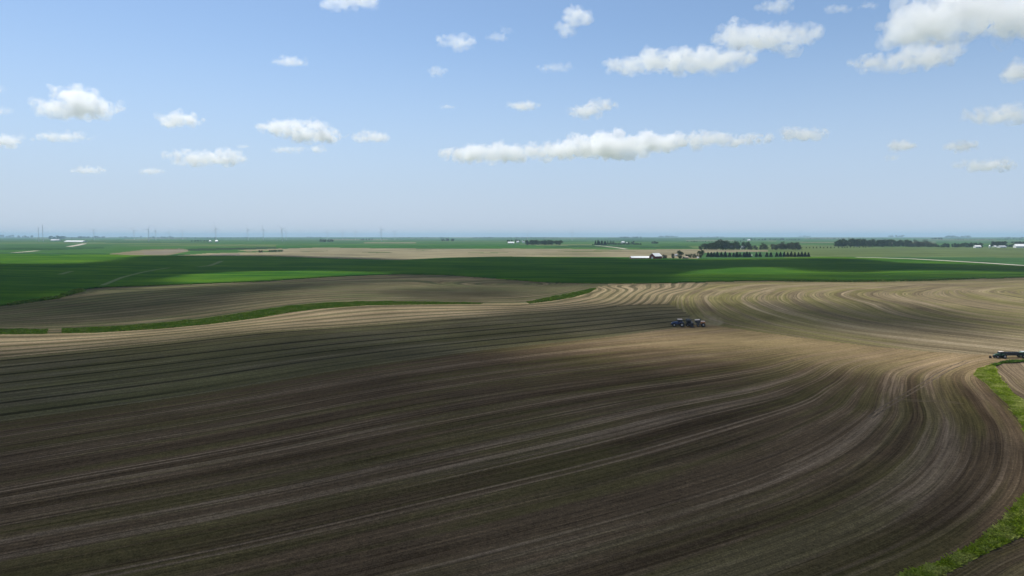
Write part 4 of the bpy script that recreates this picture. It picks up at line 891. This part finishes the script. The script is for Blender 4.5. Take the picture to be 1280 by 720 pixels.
# the broad broken cloud deck above the fields whose shadows lie on the land
SHADE = [([(-900, 456), (0, 451), (120, 441), (220, 431), (300, 421), (340, 424), (420, 424), (480, 414), (560, 402), (640, 394), (700, 389), (760, 384), (815, 384), (845, 392), (838, 402), (790, 409), (740, 408), (650, 410), (575, 419), (545, 433), (580, 449), (680, 455), (760, 462), (860, 464), (950, 457), (1010, 453), (1050, 458), (1072, 500), (1070, 550), (1020, 640), (960, 740), (900, 1000), (500, 3000), (-900, 3000)], 1.0),
         ([(1050, 458), (1130, 464), (1185, 490), (1225, 560), (1260, 640), (1300, 740), (1500, 1000), (1500, 3000), (500, 3000), (900, 1000), (960, 740), (1020, 640), (1070, 550), (1072, 500)], 0.27),
         ([(930, 388), (985, 381), (1040, 380), (1095, 381), (1150, 388), (1210, 395), (1248, 402), (1240, 407), (1180, 407), (1110, 405), (1060, 407), (1010, 404), (950, 402), (900, 401), (875, 398), (890, 391)], 0.70),
         ([(-900, 333), (0, 330.5), (90, 331), (150, 326), (190, 320), (330, 319), (440, 322), (520, 325), (620, 321), (760, 323.5), (800, 325.5), (900, 325.5), (1000, 324), (1060, 324), (1120, 330), (1200, 331.5), (1300, 334), (1900, 340), (1900, 346), (1300, 341), (1200, 338), (1100, 338), (1040, 341), (980, 334), (900, 334), (850, 338), (810, 346), (780, 354), (660, 352), (600, 346), (540, 345), (480, 340.5), (400, 337.5), (300, 338.5), (215, 343), (190, 349), (200, 357), (100, 361), (0, 383), (-900, 440)], 1.0),
         ([(-300, 392), (0, 388), (90, 372), (200, 362), (320, 356), (420, 352), (380, 358), (320, 365), (270, 382), (180, 396), (0, 408), (-300, 412)], 0.48),
         ([(470, 364), (540, 361), (610, 360), (650, 364), (640, 370), (560, 373), (490, 370)], 0.35),
         ([(800, 383), (860, 382), (895, 388), (905, 396), (872, 404), (800, 408)], 0.35),
         ([(300, 352), (420, 346), (520, 343), (640, 351), (740, 356), (700, 360), (600, 356), (500, 352), (400, 358), (330, 366)], 0.25),
         ([(790, 347), (860, 343.5), (960, 344), (1060, 343), (1200, 342), (1400, 343), (1400, 347), (1280, 348.5), (1140, 352), (1000, 352), (900, 353.5), (800, 355.5)], 0.30)]
cell = 9.0; ox, oy = -1900.0, -700.0; nxs, nys = 400, 300
gx = ox + (np.arange(nxs) + 0.5) * cell; gy = oy + (np.arange(nys) + 0.5) * cell
SX, SY = np.meshgrid(gx, gy, indexing='ij'); dens = np.zeros_like(SX)
for poly, wgt in SHADE:
    px_, py_, _ = ground(np.array([p[0] for p in poly], float), np.array([p[1] for p in poly], float))
    dens = np.maximum(dens, wgt * inpoly(SX, SY, list(zip(px_, py_))))
def blur(a, r_):
    kx = np.exp(-0.5 * (np.arange(-3 * r_, 3 * r_ + 1) / r_) ** 2); kx /= kx.sum(); p_ = np.pad(a, 3 * r_, mode='edge')
    p_ = np.apply_along_axis(lambda v: np.convolve(v, kx, 'valid'), 0, p_); return np.apply_along_axis(lambda v: np.convolve(v, kx, 'valid'), 1, p_)
near = blur(dens, 3); far_ = blur(dens, 2); wt = sst(250, 700, SY)
dens = near * (1 - wt) + far_ * wt
nz = np.array([[mnoise.fractal((a / 60, b_ / 60, 3.3), 0.9, 2.0, 4) for b_ in gy] for a in gx])
TH = 112.0                                  # thickness of the deck where it is fullest, metres
th = TH * np.clip(dens * (1 + 0.22 * nz) + 0.05 * nz * (dens > 0.05), 0, None)
offx = (BASE - 0) / math.tan(SUN_EL) * math.sin(SUN_AZ); offy = BASE / math.tan(SUN_EL) * math.cos(SUN_AZ)
act = th > 1.5
vid = -np.ones(act.shape, int); n = act.sum(); vid[act] = np.arange(n)
bx_ = SX[act] + offx; by_ = SY[act] + offy; t_ = th[act]
top = np.stack([bx_, by_, BASE + 0.65 * t_], 1); bot = np.stack([bx_, by_, BASE - 0.35 * t_], 1)
qa = act[:-1, :-1] & act[1:, :-1] & act[1:, 1:] & act[:-1, 1:]; qi, qj = np.nonzero(qa)
ft = np.stack([vid[qi, qj], vid[qi + 1, qj], vid[qi + 1, qj + 1], vid[qi, qj + 1]], 1); fb = ft[:, ::-1] + n
ed = {}
for q in ft.tolist():
    for a, b_ in zip(q, q[1:] + q[:1]):
        if (b_, a) in ed: del ed[(b_, a)]
        else: ed[(a, b_)] = 1
sk = np.array([(b_, a, a + n, b_ + n) for a, b_ in ed])
o = link('overhead_clouds', mesh_np('overhead_clouds', np.concatenate([top, bot]), np.concatenate([ft, fb, sk]), M_CO)); o['kind'] = 'stuff'; o['label'] = 'broken cloud deck high above the fields casting the wide soft shadows'

# ---------------------------------------------------------------- render settings
scene.view_settings.view_transform = 'Standard'; scene.view_settings.look = 'None'; scene.view_settings.exposure = 0.0; scene.view_settings.gamma = 1.0
scene.view_settings.use_curve_mapping = False
scene.cycles.max_bounces = 24; scene.cycles.volume_bounces = 24; scene.cycles.diffuse_bounces = 3; scene.cycles.transparent_max_bounces = 12
scene.cycles.use_denoising = True
scene.cycles.denoising_prefilter = 'ACCURATE'
scene.cycles.sample_clamp_indirect = 4.0
scene.cycles.volume_step_rate = 0.5
